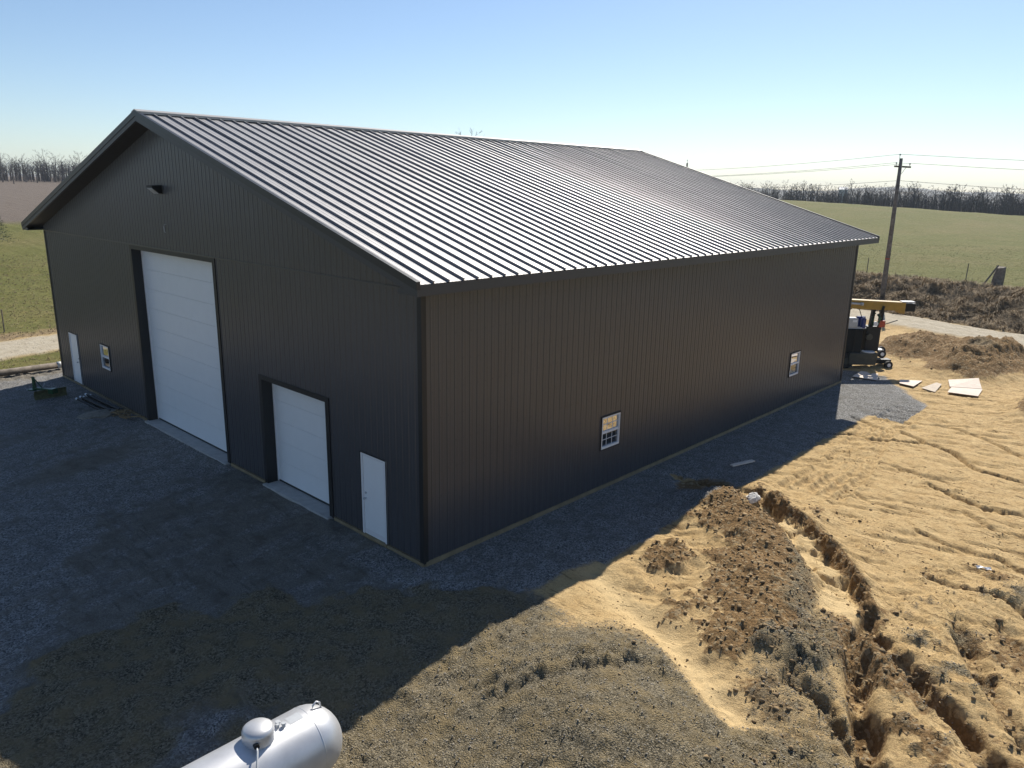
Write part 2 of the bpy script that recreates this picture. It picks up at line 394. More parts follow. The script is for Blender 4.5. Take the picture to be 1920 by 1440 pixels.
    h = math_('ADD', math_('MULTIPLY', nf, .55), stone)
    h = math_('ADD', h, math_('MULTIPLY', nl, .3))
    h = math_('SUBTRACT', h, math_('MULTIPLY', streak, .35))
    h = math_('ADD', h, math_('MULTIPLY', math_('MULTIPLY', v2.outputs['Distance'], a1[1]), -.55))
    bp = N(t, 'ShaderNodeBump', Strength=1.0, Distance=.06); L.new(h, bp.inputs['Height']); L.new(bp.outputs[0], b.inputs['Normal'])
    return mt

MG = ground_mat()
def metal_paint(name, col, rough, spec=.5, metal=0.0, streak=.06):
    mt, t, b = newmat(name); L = t.links
    tc = N(t, 'ShaderNodeTexCoord')
    n1 = N(t, 'ShaderNodeTexNoise', Scale=.7, Detail=5, Roughness=.6); L.new(tc.outputs['Object'], n1.inputs['Vector'])
    mp = N(t, 'ShaderNodeMapping'); mp.inputs['Scale'].default_value = (3, 3, .25); L.new(tc.outputs['Object'], mp.inputs['Vector'])
    n2 = N(t, 'ShaderNodeTexNoise', Scale=2.5, Detail=6, Roughness=.65); L.new(mp.outputs[0], n2.inputs['Vector'])
    c = mixc(t, ramp(t, n1.outputs[0], .3, .7), tuple(v * (1 - streak) for v in col), tuple(v * (1 + streak) for v in col))
    c = mixc(t, ramp(t, n2.outputs[0], .5, .85, (0, 0, 0), (.12, .12, .12)), c, (.11, .10, .09))
    L.new(c, b.inputs['Base Color'])
    r = N(t, 'ShaderNodeMapRange'); L.new(n2.outputs[0], r.inputs[0]); r.inputs[3].default_value = rough * .9; r.inputs[4].default_value = rough * 1.15
    L.new(r.outputs[0], b.inputs['Roughness'])
    n3 = N(t, 'ShaderNodeTexNoise', Scale=1.7, Detail=2); L.new(tc.outputs['Object'], n3.inputs['Vector'])
    bp = N(t, 'ShaderNodeBump', Strength=.35, Distance=.02); L.new(n3.outputs[0], bp.inputs['Height']); L.new(bp.outputs[0], b.inputs['Normal'])
    b.inputs['Specular IOR Level'].default_value = spec; b.inputs['Metallic'].default_value = metal
    return mt
M_WALL = metal_paint('wall_steel', (.056, .057, .064), .32, .6)
M_ROOF = metal_paint('roof_steel', (.315, .31, .315), .52, .5, .7)
M_TRIM = metal_paint('trim_black', (.016, .016, .017), .45, .4)
M_FASC = metal_paint('fascia', (.055, .056, .058), .45, .4)
M_RAKE = metal_paint('rake', (.013, .014, .016), .4, .5)
M_SOFF = metal_paint('soffit', (.05, .047, .045), .6, .3)
M_RIDGE = metal_paint('ridge', (.42, .39, .35), .4, .6, .2)
M_WHITE = simple('white_steel', (.78, .79, .80), .38, var=.02, scale=3)
M_VINYL = simple('white_vinyl', (.72, .71, .72), .45, var=.03)
M_WOOD = simple('treated_wood', (.24, .185, .105), .8, var=.25, scale=3, bump=.2)
M_OLDWOOD = simple('weathered_wood', (.17, .145, .12), .9, var=.45, scale=4, bump=.5)
M_BOARD = simple('raw_board', (.66, .56, .47), .85, var=.1, scale=5)
M_CONC = simple('concrete', (.38, .37, .35), .85, var=.15, scale=5, bump=.15)
M_ROCK = simple('limestone', (.55, .53, .50), .9, var=.2, scale=9, bump=.5)
M_TANK = simple('silver_paint', (.56, .565, .58), .42, metal=.55, var=.13, scale=2.5, bump=.03)
M_BLACK = simple('black_metal', (.008, .009, .010), .5, spec=.3, var=.4, scale=8)
M_DKGREEN = simple('dark_body', (.006, .008, .009), .6, spec=.2, var=.5, scale=5)
M_GREEN = simple('green_paint', (.012, .06, .022), .35, var=.3, scale=8)
M_OLIVE = simple('worn_blade_steel', (.10, .10, .045), .45, metal=.2, var=.5, scale=7)
M_YELLOW = simple('boom_yellow', (.34, .205, .028), .5, var=.18, scale=4)
M_GREY = simple('grey_paint', (.42, .44, .46), .5, var=.08)
M_BLUE = simple('blue_paint', (.012, .03, .16), .35, var=.2)
M_RED = simple('red_paint', (.36, .05, .02), .45, var=.3)
M_OGREY = simple('steel_olive_grey', (.045, .046, .036), .6, var=.3)
M_RUBBER = simple('rubber', (.02, .02, .02), .8, var=.2)
M_PVC = simple('pale_pipe_end', (.7, .72, .75), .5, var=.05)
M_BARK = simple('bark', (.10, .085, .076), .95, var=.3, scale=2)
M_TWIG = simple('twigs', (.095, .08, .076), .95, var=.25, scale=.6)
M_PINE = simple('pine_needles', (.045, .062, .026), .8, var=.4, scale=2)
M_STRAW = simple('dry_stalks', (.27, .205, .125), .95, var=.45, scale=1.3)
M_GRASS = simple('grass_blades', (.10, .105, .03), .9, var=.4, scale=.8)
M_CLOD = simple('soil_clod', (.24, .165, .083), .95, var=.45, scale=5, bump=.4)
M_STONE = simple('crushed_stone', (.24, .215, .175), .9, var=.4, scale=12)
M_WIRE = simple('wire', (.12, .12, .13), .5, metal=.5)
M_ROOFW = simple('white_roof', (.8, .8, .8), .4, var=.03)
M_PLASTIC = simple('white_plastic', (.8, .8, .8), .3, var=.05)
def glassmat(name, refl, tint):
    mt, t, b = newmat(name)
    g = N(t, 'ShaderNodeBsdfGlossy'); g.inputs['Roughness'].default_value = .02; g.inputs['Color'].default_value = (*tint, 1)
    b.inputs['Base Color'].default_value = (.008, .01, .012, 1); b.inputs['Roughness'].default_value = .05
    mx = N(t, 'ShaderNodeMixShader'); mx.inputs[0].default_value = refl
    out = t.nodes['Material Output']
    t.links.new(b.outputs[0], mx.inputs[1]); t.links.new(g.outputs[0], mx.inputs[2]); t.links.new(mx.outputs[0], out.inputs[0])
    return mt
M_GLASS = glassmat('coated_glass', .55, (.95, .97, 1))
M_SCREEN = glassmat('screened_glass', .16, (.9, .95, 1))

# ------------------------------------------------------------------ mesh helpers
class MB:
    def __init__(s): s.v = []; s.f = []
    def add(s, vs, fs):
        o = len(s.v); s.v += [tuple(p) for p in vs]; s.f += [tuple(i + o for i in f) for f in fs]; return s
    def box(s, x0, x1, y0, y1, z0, z1):
        return s.add([(x0, y0, z0), (x1, y0, z0), (x1, y1, z0), (x0, y1, z0), (x0, y0, z1), (x1, y0, z1), (x1, y1, z1), (x0, y1, z1)],
                     [(0, 3, 2, 1), (4, 5, 6, 7), (0, 1, 5, 4), (1, 2, 6, 5), (2, 3, 7, 6), (3, 0, 4, 7)])
    def prism(s, a, b):
        """closed solid between two matching rings"""
        n = len(a)
        return s.add(list(a) + list(b), [tuple(range(n - 1, -1, -1)), tuple(range(n, 2 * n))] + [(i, (i + 1) % n, n + (i + 1) % n, n + i) for i in range(n)])
    def tube(s, pts, rad, n=8, cap=True):
        pts = [Vector(p) for p in pts]; rings = []
        rads = rad if isinstance(rad, (list, tuple)) else [rad] * len(pts)
        for i, p in enumerate(pts):
            d = (pts[min(i + 1, len(pts) - 1)] - pts[max(i - 1, 0)]).normalized()
            a = d.cross(Vector((0, 0, 1)) if abs(d.z) < .9 else Vector((1, 0, 0))).normalized(); b = d.cross(a)
            rings.append([p + (a * math.cos(2 * math.pi * k / n) + b * math.sin(2 * math.pi * k / n)) * rads[i] for k in range(n)])
        o = len(s.v)
        for r_ in rings: s.v += [tuple(p) for p in r_]
        for i in range(len(pts) - 1):
            for k in range(n):
                s.f.append((o + i * n + k, o + i * n + (k + 1) % n, o + (i + 1) * n + (k + 1) % n, o + (i + 1) * n + k))
        if cap:
            s.f.append(tuple(o + k for k in range(n - 1, -1, -1))); s.f.append(tuple(o + (len(pts) - 1) * n + k for k in range(n)))
        return s
    def mesh(s, name, mat, smooth=False):
        me = bpy.data.meshes.new(name); me.from_pydata(s.v, [], s.f); me.update()
        if mat: me.materials.append(mat)
        if smooth: me.polygons.foreach_set('use_smooth', [True] * len(me.polygons))
        return me
    def build(s, name, mat, parent=None, smooth=False, bevel=0):
        return link(name, s.mesh(name, mat, smooth), parent, bevel)
def link(name, me, parent=None, bevel=0):
    o = bpy.data.objects.new(name, me); COL.objects.link(o)
    if parent: o.parent = parent
    if bevel:
        md = o.modifiers.new('bevel', 'BEVEL'); md.width = bevel; md.segments = 2; md.limit_method = 'ANGLE'
    return o
def empty(name, loc=(0, 0, 0), rz=0):
    o = bpy.data.objects.new(name, None); COL.objects.link(o); o.location = loc; o.rotation_euler[2] = rz; o.empty_display_size = .3
    return o
def tag(o, label, cat, group=None, kind=None):
    o['label'] = label; o['category'] = cat
    if group: o['group'] = group
    if kind: o['kind'] = kind
    return o
def copy_tree(o, parent=None):
    c = o.copy(); COL.objects.link(c); c.parent = parent
    for ch in o.children: copy_tree(ch, c)
    return c

# ------------------------------------------------------------------ ground sheet
def axis(segs, lo, hi):
    a = []
    for x0, x1, st in segs: a += list(np.arange(x0, x1 - 1e-6, st))
    a.append(segs[-1][1])
    up = [a[-1]]; st = segs[-1][2]
    while up[-1] < hi: st *= 1.13; up.append(up[-1] + st)
    dn = [a[0]]; st = segs[0][2]
    while dn[-1] > lo: st *= 1.16; dn.append(dn[-1] - st)
    return np.array(dn[:0:-1] + a + up[1:])
gx = axis([(-11, 12, .06), (12, 27, .085), (27, 40, .13), (40, 75, .35)], -2600, 2600)
gy = axis([(-12.5, 4.6, .058), (4.6, 30, .2), (30, 60, .4)], -2600, 2600)
GX, GY = np.meshgrid(gx, gy)
gz, gm = terrain(GX.ravel(), GY.ravel())
nx, ny = len(gx), len(gy)
co = np.column_stack([GX.ravel(), GY.ravel(), gz]).astype(np.float32)
ii = (np.arange(ny - 1)[:, None] * nx + np.arange(nx - 1)[None, :]).ravel()
quads = np.column_stack([ii, ii + 1, ii + nx + 1, ii + nx]).astype(np.int32)
me = bpy.data.meshes.new('ground')
me.vertices.add(len(co)); me.vertices.foreach_set('co', co.ravel())
me.loops.add(quads.size); me.loops.foreach_set('vertex_index', quads.ravel())
me.polygons.add(len(quads)); me.polygons.foreach_set('loop_start', np.arange(0, quads.size, 4, dtype=np.int32))
me.polygons.foreach_set('loop_total', np.full(len(quads), 4, dtype=np.int32))
me.polygons.foreach_set('use_smooth', np.ones(len(quads), dtype=bool))
me.update(calc_edges=True)
for nm, ks in (('m1', ('gravel', 'soil', 'heap')), ('m2', ('grass', 'dry', 'road')), ('m3', ('plow', 'fine', 'pack'))):
    at = me.attributes.new(nm, 'FLOAT_COLOR', 'POINT')
    at.data.foreach_set('color', np.column_stack([gm[k] for k in ks] + [np.ones(len(co))]).astype(np.float32).ravel())
me.materials.append(MG)
ground = link('ground', me); ground['kind'] = 'structure'

# ------------------------------------------------------------------ barn
barn = empty('metal_barn')
tag(barn, 'large charcoal ribbed metal barn with standing seam roof and white overhead doors', 'barn')
OG, OE, ZE, ZA = .60, .61, 6.45, 10.20
SL = (ZA - ZE) / (WB / 2 + OE)
def roof_z(y): return ZE + SL * (min(y, WB - y) + OE)
RIB = [(0, 0), (.014, .014), (.03, .014), (.044, 0), (.118, 0), (.126, .005), (.134, 0)]
MOD = .2286
def wall_strips(mb, u0, u1, zb, zt, holes, put, prof, dd=0.0):
    """profile strips from u0 to u1; zt is a function; holes (ua,ub,za,zb)"""
    us = sorted(set([round(u, 4) for u in prof] + [round(h_, 4) for h in holes for h_ in h[:2] if u0 < h_ < u1] + [round(u0, 4), round(u1, 4)]))
    def dep(u):
        k = (u % MOD)
        if not prof: return 0
        xs_ = [p[0] for p in RIB] + [MOD]; ds_ = [p[1] for p in RIB] + [0]
        return float(np.interp(k, xs_, ds_)) + dd
    for a, b in zip(us[:-1], us[1:]):
        if b - a < 1e-4: continue
        mid = (a + b) / 2; iv = [(zb, None)]
        segs = []; z0 = zb
        for h in sorted([h for h in holes if h[0] < mid < h[1]], key=lambda h: h[2]):
            if h[2] > z0: segs.append((z0, h[2]))
            z0 = max(z0, h[3])
        segs.append((z0, None))
        for s0, s1 in segs:
            za, zc = (s1, s1) if s1 is not None else (zt(a), zt(b))
            if max(za, zc) <= s0 + 1e-3: continue
            mb.add([put(a, dep(a + 1e-5), s0), put(b, dep(b - 1e-5), s0), put(b, dep(b - 1e-5), zc), put(a, dep(a + 1e-5), za)], [(0, 1, 2, 3)])
def build_wall(name, length, put, holes, tiers):
    bk = MB()
    for zb, zt in tiers[:1]: wall_strips(bk, .05, length - .05, zb, tiers[-1][1], holes, lambda u, d, z: put(u, -.04, z), [.05, length / 2, length - .05])
    wall = bk.build(name, M_WALL, barn)
    for zb, zt in tiers:
        u = .0
        while u < length - 1e-3:
            v = min(u + 4 * MOD, length)
            prof = [round(k * MOD + p[0], 4) for k in range(int(round(u / MOD)), int(round(u / MOD)) + 4) for p in RIB if u <= k * MOD + p[0] <= v]
            mb = MB(); hs = [h for h in holes if h[1] > u and h[0] < v]
            wall_strips(mb, u, v, zb, zt, hs, put, prof)
            if mb.f: wp = mb.build('wall_panel', M_WALL, wall)
            if mb.f and name != 'back':
                sc_ = MB()
                for zz in [.35 + .61 * k for k in range(17)]:
                    for k in range(4):
                        uu = u + k * MOD + .055
                        if uu > v - .02 or zz < zb + .05 or zz > zt(uu) - .08 or any(h[0] - .05 < uu < h[1] + .05 and h[2] - .05 < zz < h[3] + .05 for h in hs): continue
                        p0, p1, p2, p3 = put(uu - .009, .001, zz - .009), put(uu + .009, .001, zz - .009), put(uu + .009, .001, zz + .009), put(uu - .009, .001, zz + .009)
                        sc_.add([p0, p1, p2, p3, put(uu, .009, zz)], [(0, 1, 4), (1, 2, 4), (2, 3, 4), (3, 0, 4)])
                if sc_.f: sc_.build('screw_row', M_TRIM, wp)['kind'] = 'stuff'
            u = v
    return wall
BIG, SMALL = (9.12, 14.98, 0, 6.10), (3.66, 6.80, 0, 3.12)
MAN1, MAN2 = (1.33, 2.25, .06, 2.14), (21.62, 22.54, .06, 2.14)
GWIN = (18.16, 19.02, 1.28, 2.20)
SW = [(6.44, 7.30, 1.20, 2.14), (18.68, 19.52, 1.24, 2.16)]
gput = lambda u, d, z: (-d, u, z)
sput = lambda u, d, z: (u, -d, z)
gt = [(.10, lambda u: 6.205), (6.235, lambda u: roof_z(u) - .16)]
wf = build_wall('gable_wall', WB, gput, [BIG, SMALL, MAN1, MAN2, GWIN], gt)
ws = build_wall('side_wall', LB, sput, SW, [(.10, lambda u: 6.26)])
wr = build_wall('gable_wall', WB, lambda u, d, z: (LB + d, u, z), [], gt)
wl = build_wall('side_wall', LB, lambda u, d, z: (u, WB + d, z), [], [(.10, lambda u: 6.26)])
# flashing between the two tiers of the gable
MB().box(-.028, -.0005, .10, WB - .1, 6.20, 6.24).build('seam_flashing', M_WALL, wf)
# skirt boards (with gaps at the doors)
segs = [(-.01, 3.5), (6.95, 8.95), (15.15, WB + .01)]
for a, b in segs: MB().box(-.034, .03, a, b, -.16, .075).build('skirt_board', M_WOOD, wf)
MB().box(.035, LB + .01, -.034, .03, -.16, .098).build('skirt_board', M_WOOD, ws)
# corner trims
for (cx, cy, sx, sy) in ((0, 0, -1, -1), (0, WB, -1, 1), (LB, 0, 1, -1), (LB, WB, 1, 1)):
    mb = MB()
    x0, x1 = sorted((cx + sx * .026, cx - sx * .11)); y0, y1 = sorted((cy + sy * .026, cy + sy * .020))
    mb.box(x0, x1, y0, y1, .06, 6.215)
    x0, x1 = sorted((cx + sx * .026, cx + sx * .020)); y0, y1 = sorted((cy + sy * .0195, cy - sy * .11))
    mb.box(x0, x1, y0, y1, .06, 6.215)
    mb.build('corner_trim', M_TRIM, barn)
# ---------------- roof
deck = MB()
for s in (0, 1):
    def py(y): return y if s == 0 else WB - y
    ye, yc = -OE + .02, WB / 2
    ring = lambda x: [(x, py(ye), ZE - .03), (x, py(yc), ZA - .03), (x, py(yc), ZA - .14), (x, py(ye), ZE - .14)]
    deck.prism(ring(-OG + .02), ring(LB + OG - .02))
roof = deck.build('roof', M_SOFF, barn)
NP = 63
PW = (LB + 2 * OG) / NP
slope_len = math.hypot(WB / 2 + OE, ZA - ZE)
ang = math.atan2(ZA - ZE, WB / 2 + OE)
prof = [(0, 0), (.0, .052), (.026, .052), (.026, 0), (.10, 0), (.106, .004), (.112, 0), (.205, 0), (.211, .004), (.217, 0), (.31, 0), (.316, .004), (.322, 0), (PW, 0)]
pm = MB()
o0 = [(a, 0, b) for a, b in prof]; o1 = [(a, slope_len, b) for a, b in prof]
pm.add(o0 + o1, [(i, i + 1, len(prof) + i + 1, len(prof) + i) for i in range(len(prof) - 1)] + [(0, 1, 2, 3), (0 + len(prof), 3 + len(prof), 2 + len(prof), 1 + len(prof))])
pme = pm.mesh('roof_panel', M_ROOF)
rng = random.Random(5)
for s in (0, 1):
    for i in range(NP):
        o = bpy.data.objects.new('roof_panel', pme); COL.objects.link(o); o.parent = roof
        if s == 0:
            o.location = (-OG + i * PW, -OE, ZE); o.rotation_euler = (ang + rng.uniform(-.0006, .0006), rng.uniform(-.004, .004), 0)
        else:
            o.location = (-OG + (i + 1) * PW, WB + OE, ZE); o.rotation_euler = (ang, 0, math.pi)
yc = WB / 2
mb = MB()
for sg in (-1, 1):
    a = [(-OG - .03, yc, ZA + .10), (-OG - .03, yc + sg * .22, ZA + .10 - .22 * SL), (-OG - .03, yc + sg * .22, ZA + .03 - .22 * SL), (-OG - .03, yc, ZA + .06)]
    mb.prism(a, [(LB + OG + .03, p[1], p[2]) for p in a])
mb.build('ridge_cap', M_RIDGE, roof)
# rake trims, fascia and soffits
for xe, sx in ((-OG, -1), (LB + OG, 1)):
    for s in (0, 1):
        def py(y): return y if s == 0 else WB - y
        def bar(t0, t1, d0, d1, mat, nm):
            xs_ = (xe + sx * d0, xe + sx * d1)
            a = [(xs_[0], py(-OE - .02), ZE + t0), (xs_[1], py(-OE - .02), ZE + t0), (xs_[1], py(-OE - .02), ZE + t1), (xs_[0], py(-OE - .02), ZE + t1)]
            b = [(p[0], py(yc), p[2] - ZE + ZA + .006) for p in a]
            MB().prism(a, b).build(nm, mat, roof)
        bar(-.10, .065, -.06, .035, M_RAKE, 'rake_trim')
        bar(-.235, -.102, -.05, .018, M_FASC, 'rake_fascia')
        xa, xb = sorted((xe - sx * .02, 0 if sx < 0 else LB))
        a = [(xa, py(-OE), ZE - .21), (xa, py(yc), ZA - .21), (xa, py(yc), ZA - .17), (xa, py(-OE), ZE - .17)]
        MB().prism(a, [(xb, p[1], p[2]) for p in a]).build('soffit', M_SOFF, roof)
for s in (0, 1):
    y0, y1 = ((-OE - .012, -OE + .018) if s == 0 else (WB + OE - .018, WB + OE + .012))
    MB().box(-OG + .03, LB + OG - .03, y0, y1, 6.22, ZE - .012).build('fascia', M_FASC, roof)
    y0, y1 = ((-OE + .02, .02) if s == 0 else (WB - .02, WB + OE - .02))
    MB().box(-OG + .05, LB + OG - .05, y0, y1, 6.23, 6.262).build('soffit', M_SOFF, roof)
    for xe in (-OG + .004, LB + OG - .034):      # boxed eave ends
        y0, y1 = ((-OE + .02, -.0) if s == 0 else (WB + .0, WB + OE - .02))
        MB().box(xe, xe + .03, y0, y1, 6.225, 6.33).build('eave_return', M_FASC, roof)
# ---------------- overhead doors
def overhead(op, nsec, nm):
    y0, y1, z0, z1 = op
    DX = .30
    for a, b in ((y0 - .01, y0 + .03), (y1 - .03, y1 + .01)):
        MB().box(-.034, DX + .06, a, b, .02, z1 + .01).build('door_jamb', M_TRIM, barn)
    MB().box(-.034, DX + .06, y0 + .031, y1 - .031, z1 - .03, z1 + .012).build('door_head', M_TRIM, barn)
    for a, b in ((y0 - .12, y0 - .011), (y1 + .011, y1 + .12)):
        MB().box(-.03, -.0, a, b, .04, z1 + .012).build('door_casing', M_TRIM, barn)
    MB().box(-.03, -.0, y0 - .12, y1 + .12, z1 + .0125, z1 + .10).build('door_casing', M_TRIM, barn)
    d = MB().box(DX + .05, DX + .09, y0 + .02, y1 - .02, .05, z1 - .02).build('overhead_door', M_WHITE, barn)
    hs = (z1 - .05 - .10) / nsec
    for i in range(nsec):
        za = .10 + i * hs; mb = MB(); g = .002
        yy0, yy1 = y0 + .07, y1 - .07
        mb.box(DX + .012, DX + .048, yy0, yy1, za + .004, za + hs - g)
        n = 4                                         # shallow pressed grooves
        for k in range(1, n):
            zz = za + hs * k / n
            mb.box(DX + .0110, DX + .0119, yy0 + .01, yy1 - .01, zz + .012, zz + hs / n * .80 - .012)
        mb.build('door_section', M_WHITE, d)
    for a, b in ((y0 + .031, y0 + .069), (y1 - .069, y1 - .031)):
        MB().box(DX - .02, DX + .045, a, b, .06, z1 - .035).build('door_stop', M_VINYL, d)
    MB().box(DX + .005, DX + .045, y0 + .07, y1 - .07, .055, .10).build('bottom_seal', M_RUBBER, d)
    MB().box(-.16, DX + .10, y0 - .06, y1 + .06, -.2, .05).build('door_sill', M_CONC, barn, bevel=.012)
overhead(BIG, 9, 'b'); overhead(SMALL, 5, 's')
# ---------------- walk doors
def walk(op, flip):
    y0, y1, z0, z1 = op
    fr = MB()
    fr.box(-.028, .05, y0 - .02, y0 + .05, z0, z1 + .02).box(-.028, .05, y1 - .05, y1 + .02, z0, z1 + .02).box(-.028, .05, y0 + .051, y1 - .051, z1 - .04, z1 + .02)
    f = MB().box(-.006, .04, y0 + .055, y1 - .055, z0 + .03, z1 - .045).build('walk_door', M_WHITE, barn)
    fr.build('door_frame', M_VINYL, f)
    tr = MB(); tr.box(-.036, -.0285, y0 - .045, y0 - .021, z0, z1 + .045).box(-.036, -.0285, y1 + .021, y1 + .045, z0, z1 + .045).box(-.036, -.0285, y0 - .0205, y1 + .0205, z1 + .021, z1 + .045)
    tr.build('door_trim', M_TRIM, f)
    MB().box(-.06, .04, y0 - .02, y1 + .02, z0 - .04, z0 + .025).build('threshold', M_WOOD, f)
    ys = y1 - .13 if flip else y0 + .13
    k = MB().tube([(-.006, ys, 1.02), (-.05, ys, 1.02), (-.055, ys, 1.02), (-.085, ys, 1.02)], [.014, .014, .03, .026], 10)
    k.tube([(-.006, ys, 1.16), (-.03, ys, 1.16)], .026, 10); k.build('handle', M_GREY, f)
    MB().box(-.0095, -.0061, y0 + .075, y1 - .075, z0 + .06, z0 + .16).build('kick_strip', M_VINYL, f)
walk(MAN1, True); walk(MAN2, False)
# ---------------- windows
def window(op, put, grid, parent):
    u0, u1, z0, z1 = op
    def bx(mb, a, b, d0, d1, c, e):
        p = put(a, d0, c); q_ = put(b, d1, e)
        mb.box(*sorted((p[0], q_[0])), *sorted((p[1], q_[1])), c, e); return mb
    fr = MB(); T = .045
    bx(fr, u0, u0 + T, -.05, .036, z0, z1); bx(fr, u1 - T, u1, -.05, .036, z0, z1)
    bx(fr, u0 + T, u1 - T, -.05, .036, z1 - T, z1); bx(fr, u0 + T, u1 - T, -.05, .036, z0, z0 + T + .02)
    wn = fr.build('window', M_VINYL, barn)
    tr = MB()
    bx(tr, u0 - .03, u0 - .001, 0, .042, z0 - .03, z1 + .03); bx(tr, u1 + .001, u1 + .03, 0, .042, z0 - .03, z1 + .03)
    bx(tr, u0 - .0005, u1 + .0005, 0, .042, z1 + .001, z1 + .03); bx(tr, u0 - .0005, u1 + .0005, 0, .042, z0 - .03, z0 - .001)
    tr.build('window_trim', M_TRIM, wn)
    zm = (z0 + z1) / 2 + .01
    bx(MB(), u0 + T, u1 - T, -.03, .02, zm - .035, zm + .035).build('meeting_rail', M_VINYL, wn)
    bx(MB(), u0 + T, u1 - T, -.022, -.012, zm + .035, z1 - T).build('pane', M_GLASS, wn)
    bx(MB(), u0 + T, u1 - T, -.030, -.020, z0 + T + .02, zm - .035).build('pane', M_SCREEN, wn)
    if grid:
        for (a, b, dd) in ((zm + .035, z1 - T, -.0118), (z0 + T + .02, zm - .035, -.0198)):
            for k in (1, 2):
                u = u0 + T + (u1 - u0 - 2 * T) * k / 3
                bx(MB(), u - .008, u + .008, dd, dd + .006, a, b).build('muntin', M_VINYL, wn)
            m_ = (a + b) / 2
            bx(MB(), u0 + T, u1 - T, dd, dd + .0075, m_ - .008, m_ + .008).build('muntin', M_VINYL, wn)
window(GWIN, gput, False, wf); window(SW[0], sput, True, ws); window(SW[1], sput, False, ws)
# floor inside the barn
MB().box(.1, LB - .1, .1, WB - .1, -.1, .04).build('floor_slab', M_CONC, barn)

# ---------------- wall light on the gable
wlamp = empty('wall_light', (-.02, 12.25, 7.92))
tag(wlamp, 'black wedge wall light high on the gable above tall overhead door', 'light')
a = [(0, -.20, 0), (-.10, -.20, 0), (-.30, -.20, .17), (-.30, -.20, .23), (0, -.20, .25)]
MB().prism([(p[0], .20, p[2]) for p in a], a).build('housing', M_BLACK, wlamp, bevel=.008)
a = [(-.105, 0, -.004), (-.298, 0, .162), (-.304, 0, .156), (-.11, 0, -.012)]
MB().prism([(p[0], .17, p[2]) for p in a], [(p[0], -.17, p[2]) for p in a]).build('lens', M_GREY, wlamp)
# small hook on the gable below the light
hk = MB().tube([(0, 0, 0), (-.06, 0, 0), (-.08, 0, -.06), (-.06, .02, -.22), (-.03, .02, -.24)], .012, 6).build('wall_hook', M_GREY)
hk.location = (-.02, 12.0, 7.0); tag(hk, 'small bent metal hook on the gable between light and tall door', 'hook')

# ------------------------------------------------------------------ propane tank
TX0, TY, TZ, TR = -7.95, -3.92, .86, .485
tank = empty('propane_tank', (-6.45, TY, hz(-6.45, TY)))
tag(tank, 'silver propane tank with domed lid lying on gravel by the barn', 'tank')
prof_t = []
for k in range(9):
    a = k / 8 * math.pi / 2; prof_t.append((-1.5 + .46 * (1 - math.sin(a)) , TR * math.cos(a)))
prof_t = [(-1.5 + .46 - .46 * math.cos(k / 10 * math.pi / 2), TR * math.sin(k / 10 * math.pi / 2) + .001) for k in range(11)]
ptsx = prof_t + [(-x, r_) for x, r_ in prof_t[::-1]]
mb = MB(); n = 48
mb.tube([(x, 0, TZ) for x, _ in ptsx], [r_ for _, r_ in ptsx], n)
shell = mb.build('shell', M_TANK, tank, smooth=True)
for x in (-1.03, 1.03):
    MB().tube([(x - .010, 0, TZ), (x - .005, 0, TZ), (x + .005, 0, TZ), (x + .010, 0, TZ)], [TR - .001, TR + .004, TR + .004, TR - .001], n, cap=False).build('weld_seam', M_TANK, shell, smooth=True)
# lid: short drum with rounded top
lx = .33
lp_ = [(0, .20), (.02, .207), (.145, .207), (.185, .197), (.215, .165), (.235, .10), (.241, .02)]
mb = MB().tube([(lx, 0, TZ + TR - .045 + h_) for h_, _ in lp_], [r_ for _, r_ in lp_], 36)
lid = mb.build('lid', M_TANK, tank, smooth=True)
MB().tube([(lx, 0, TZ + TR - .06), (lx, 0, TZ + TR - .042)], [.215, .215], 36).build('lid_base', M_TANK, tank, smooth=True)
MB().tube([(lx - .12, -.15, TZ + TR + .04), (lx - .135, -.215, TZ + TR + .05)], .036, 12).build('lid_port', M_BLACK, lid)
MB().tube([(lx - .12, -.18, TZ + TR + .04), (lx - .16, -.27, TZ + TR + .03), (lx - .23, -.37, TZ + TR - .10), (lx - .27, -.47, TZ + TR - .33), (lx - .3, -.55, TZ - .3), (lx - .3, -.6, .0)], .013, 8).build('gas_line', M_GREY, tank, smooth=True)
for x in (1.2, -1.2):
    zt_ = TZ + TR * .97
    MB().tube([(x - .07, 0, zt_ - .03), (x - .055, 0, zt_ + .045), (x, 0, zt_ + .085), (x + .055, 0, zt_ + .04), (x + .07, 0, zt_ - .06)], .013, 8).build('lifting_lug', M_TANK, tank, smooth=True)
for dx, dy, r_ in ((.30, .03, .028), (.34, -.05, .024), (.27, -.02, .018)):
    MB().tube([(lx + dx, dy, TZ + TR - .02), (lx + dx, dy, TZ + TR + .03), (lx + dx, dy, TZ + TR + .035), (lx + dx, dy, TZ + TR + .055)], [r_, r_, r_ * 1.4, r_ * 1.2], 10).build('valve', M_GREY, tank)
mb = MB()
for k in range(7):
    a0 = -.16 + k * .32 / 6
    mb.v += [(lx + .42, TR * math.sin(a0) * 1.006, TZ + TR * math.cos(a0) * 1.006), (lx + .62, TR * math.sin(a0) * 1.006, TZ + TR * math.cos(a0) * 1.006)]
mb.f = [(2 * k, 2 * k + 1, 2 * k + 3, 2 * k + 2) for k in range(6)]
mb.build('name_plate', M_GREY, shell)
for x in (-.9, .9):
    MB().box(x - .06, x + .06, -.30, .30, -.06, .42).build('leg', M_TANK, tank, bevel=.01)

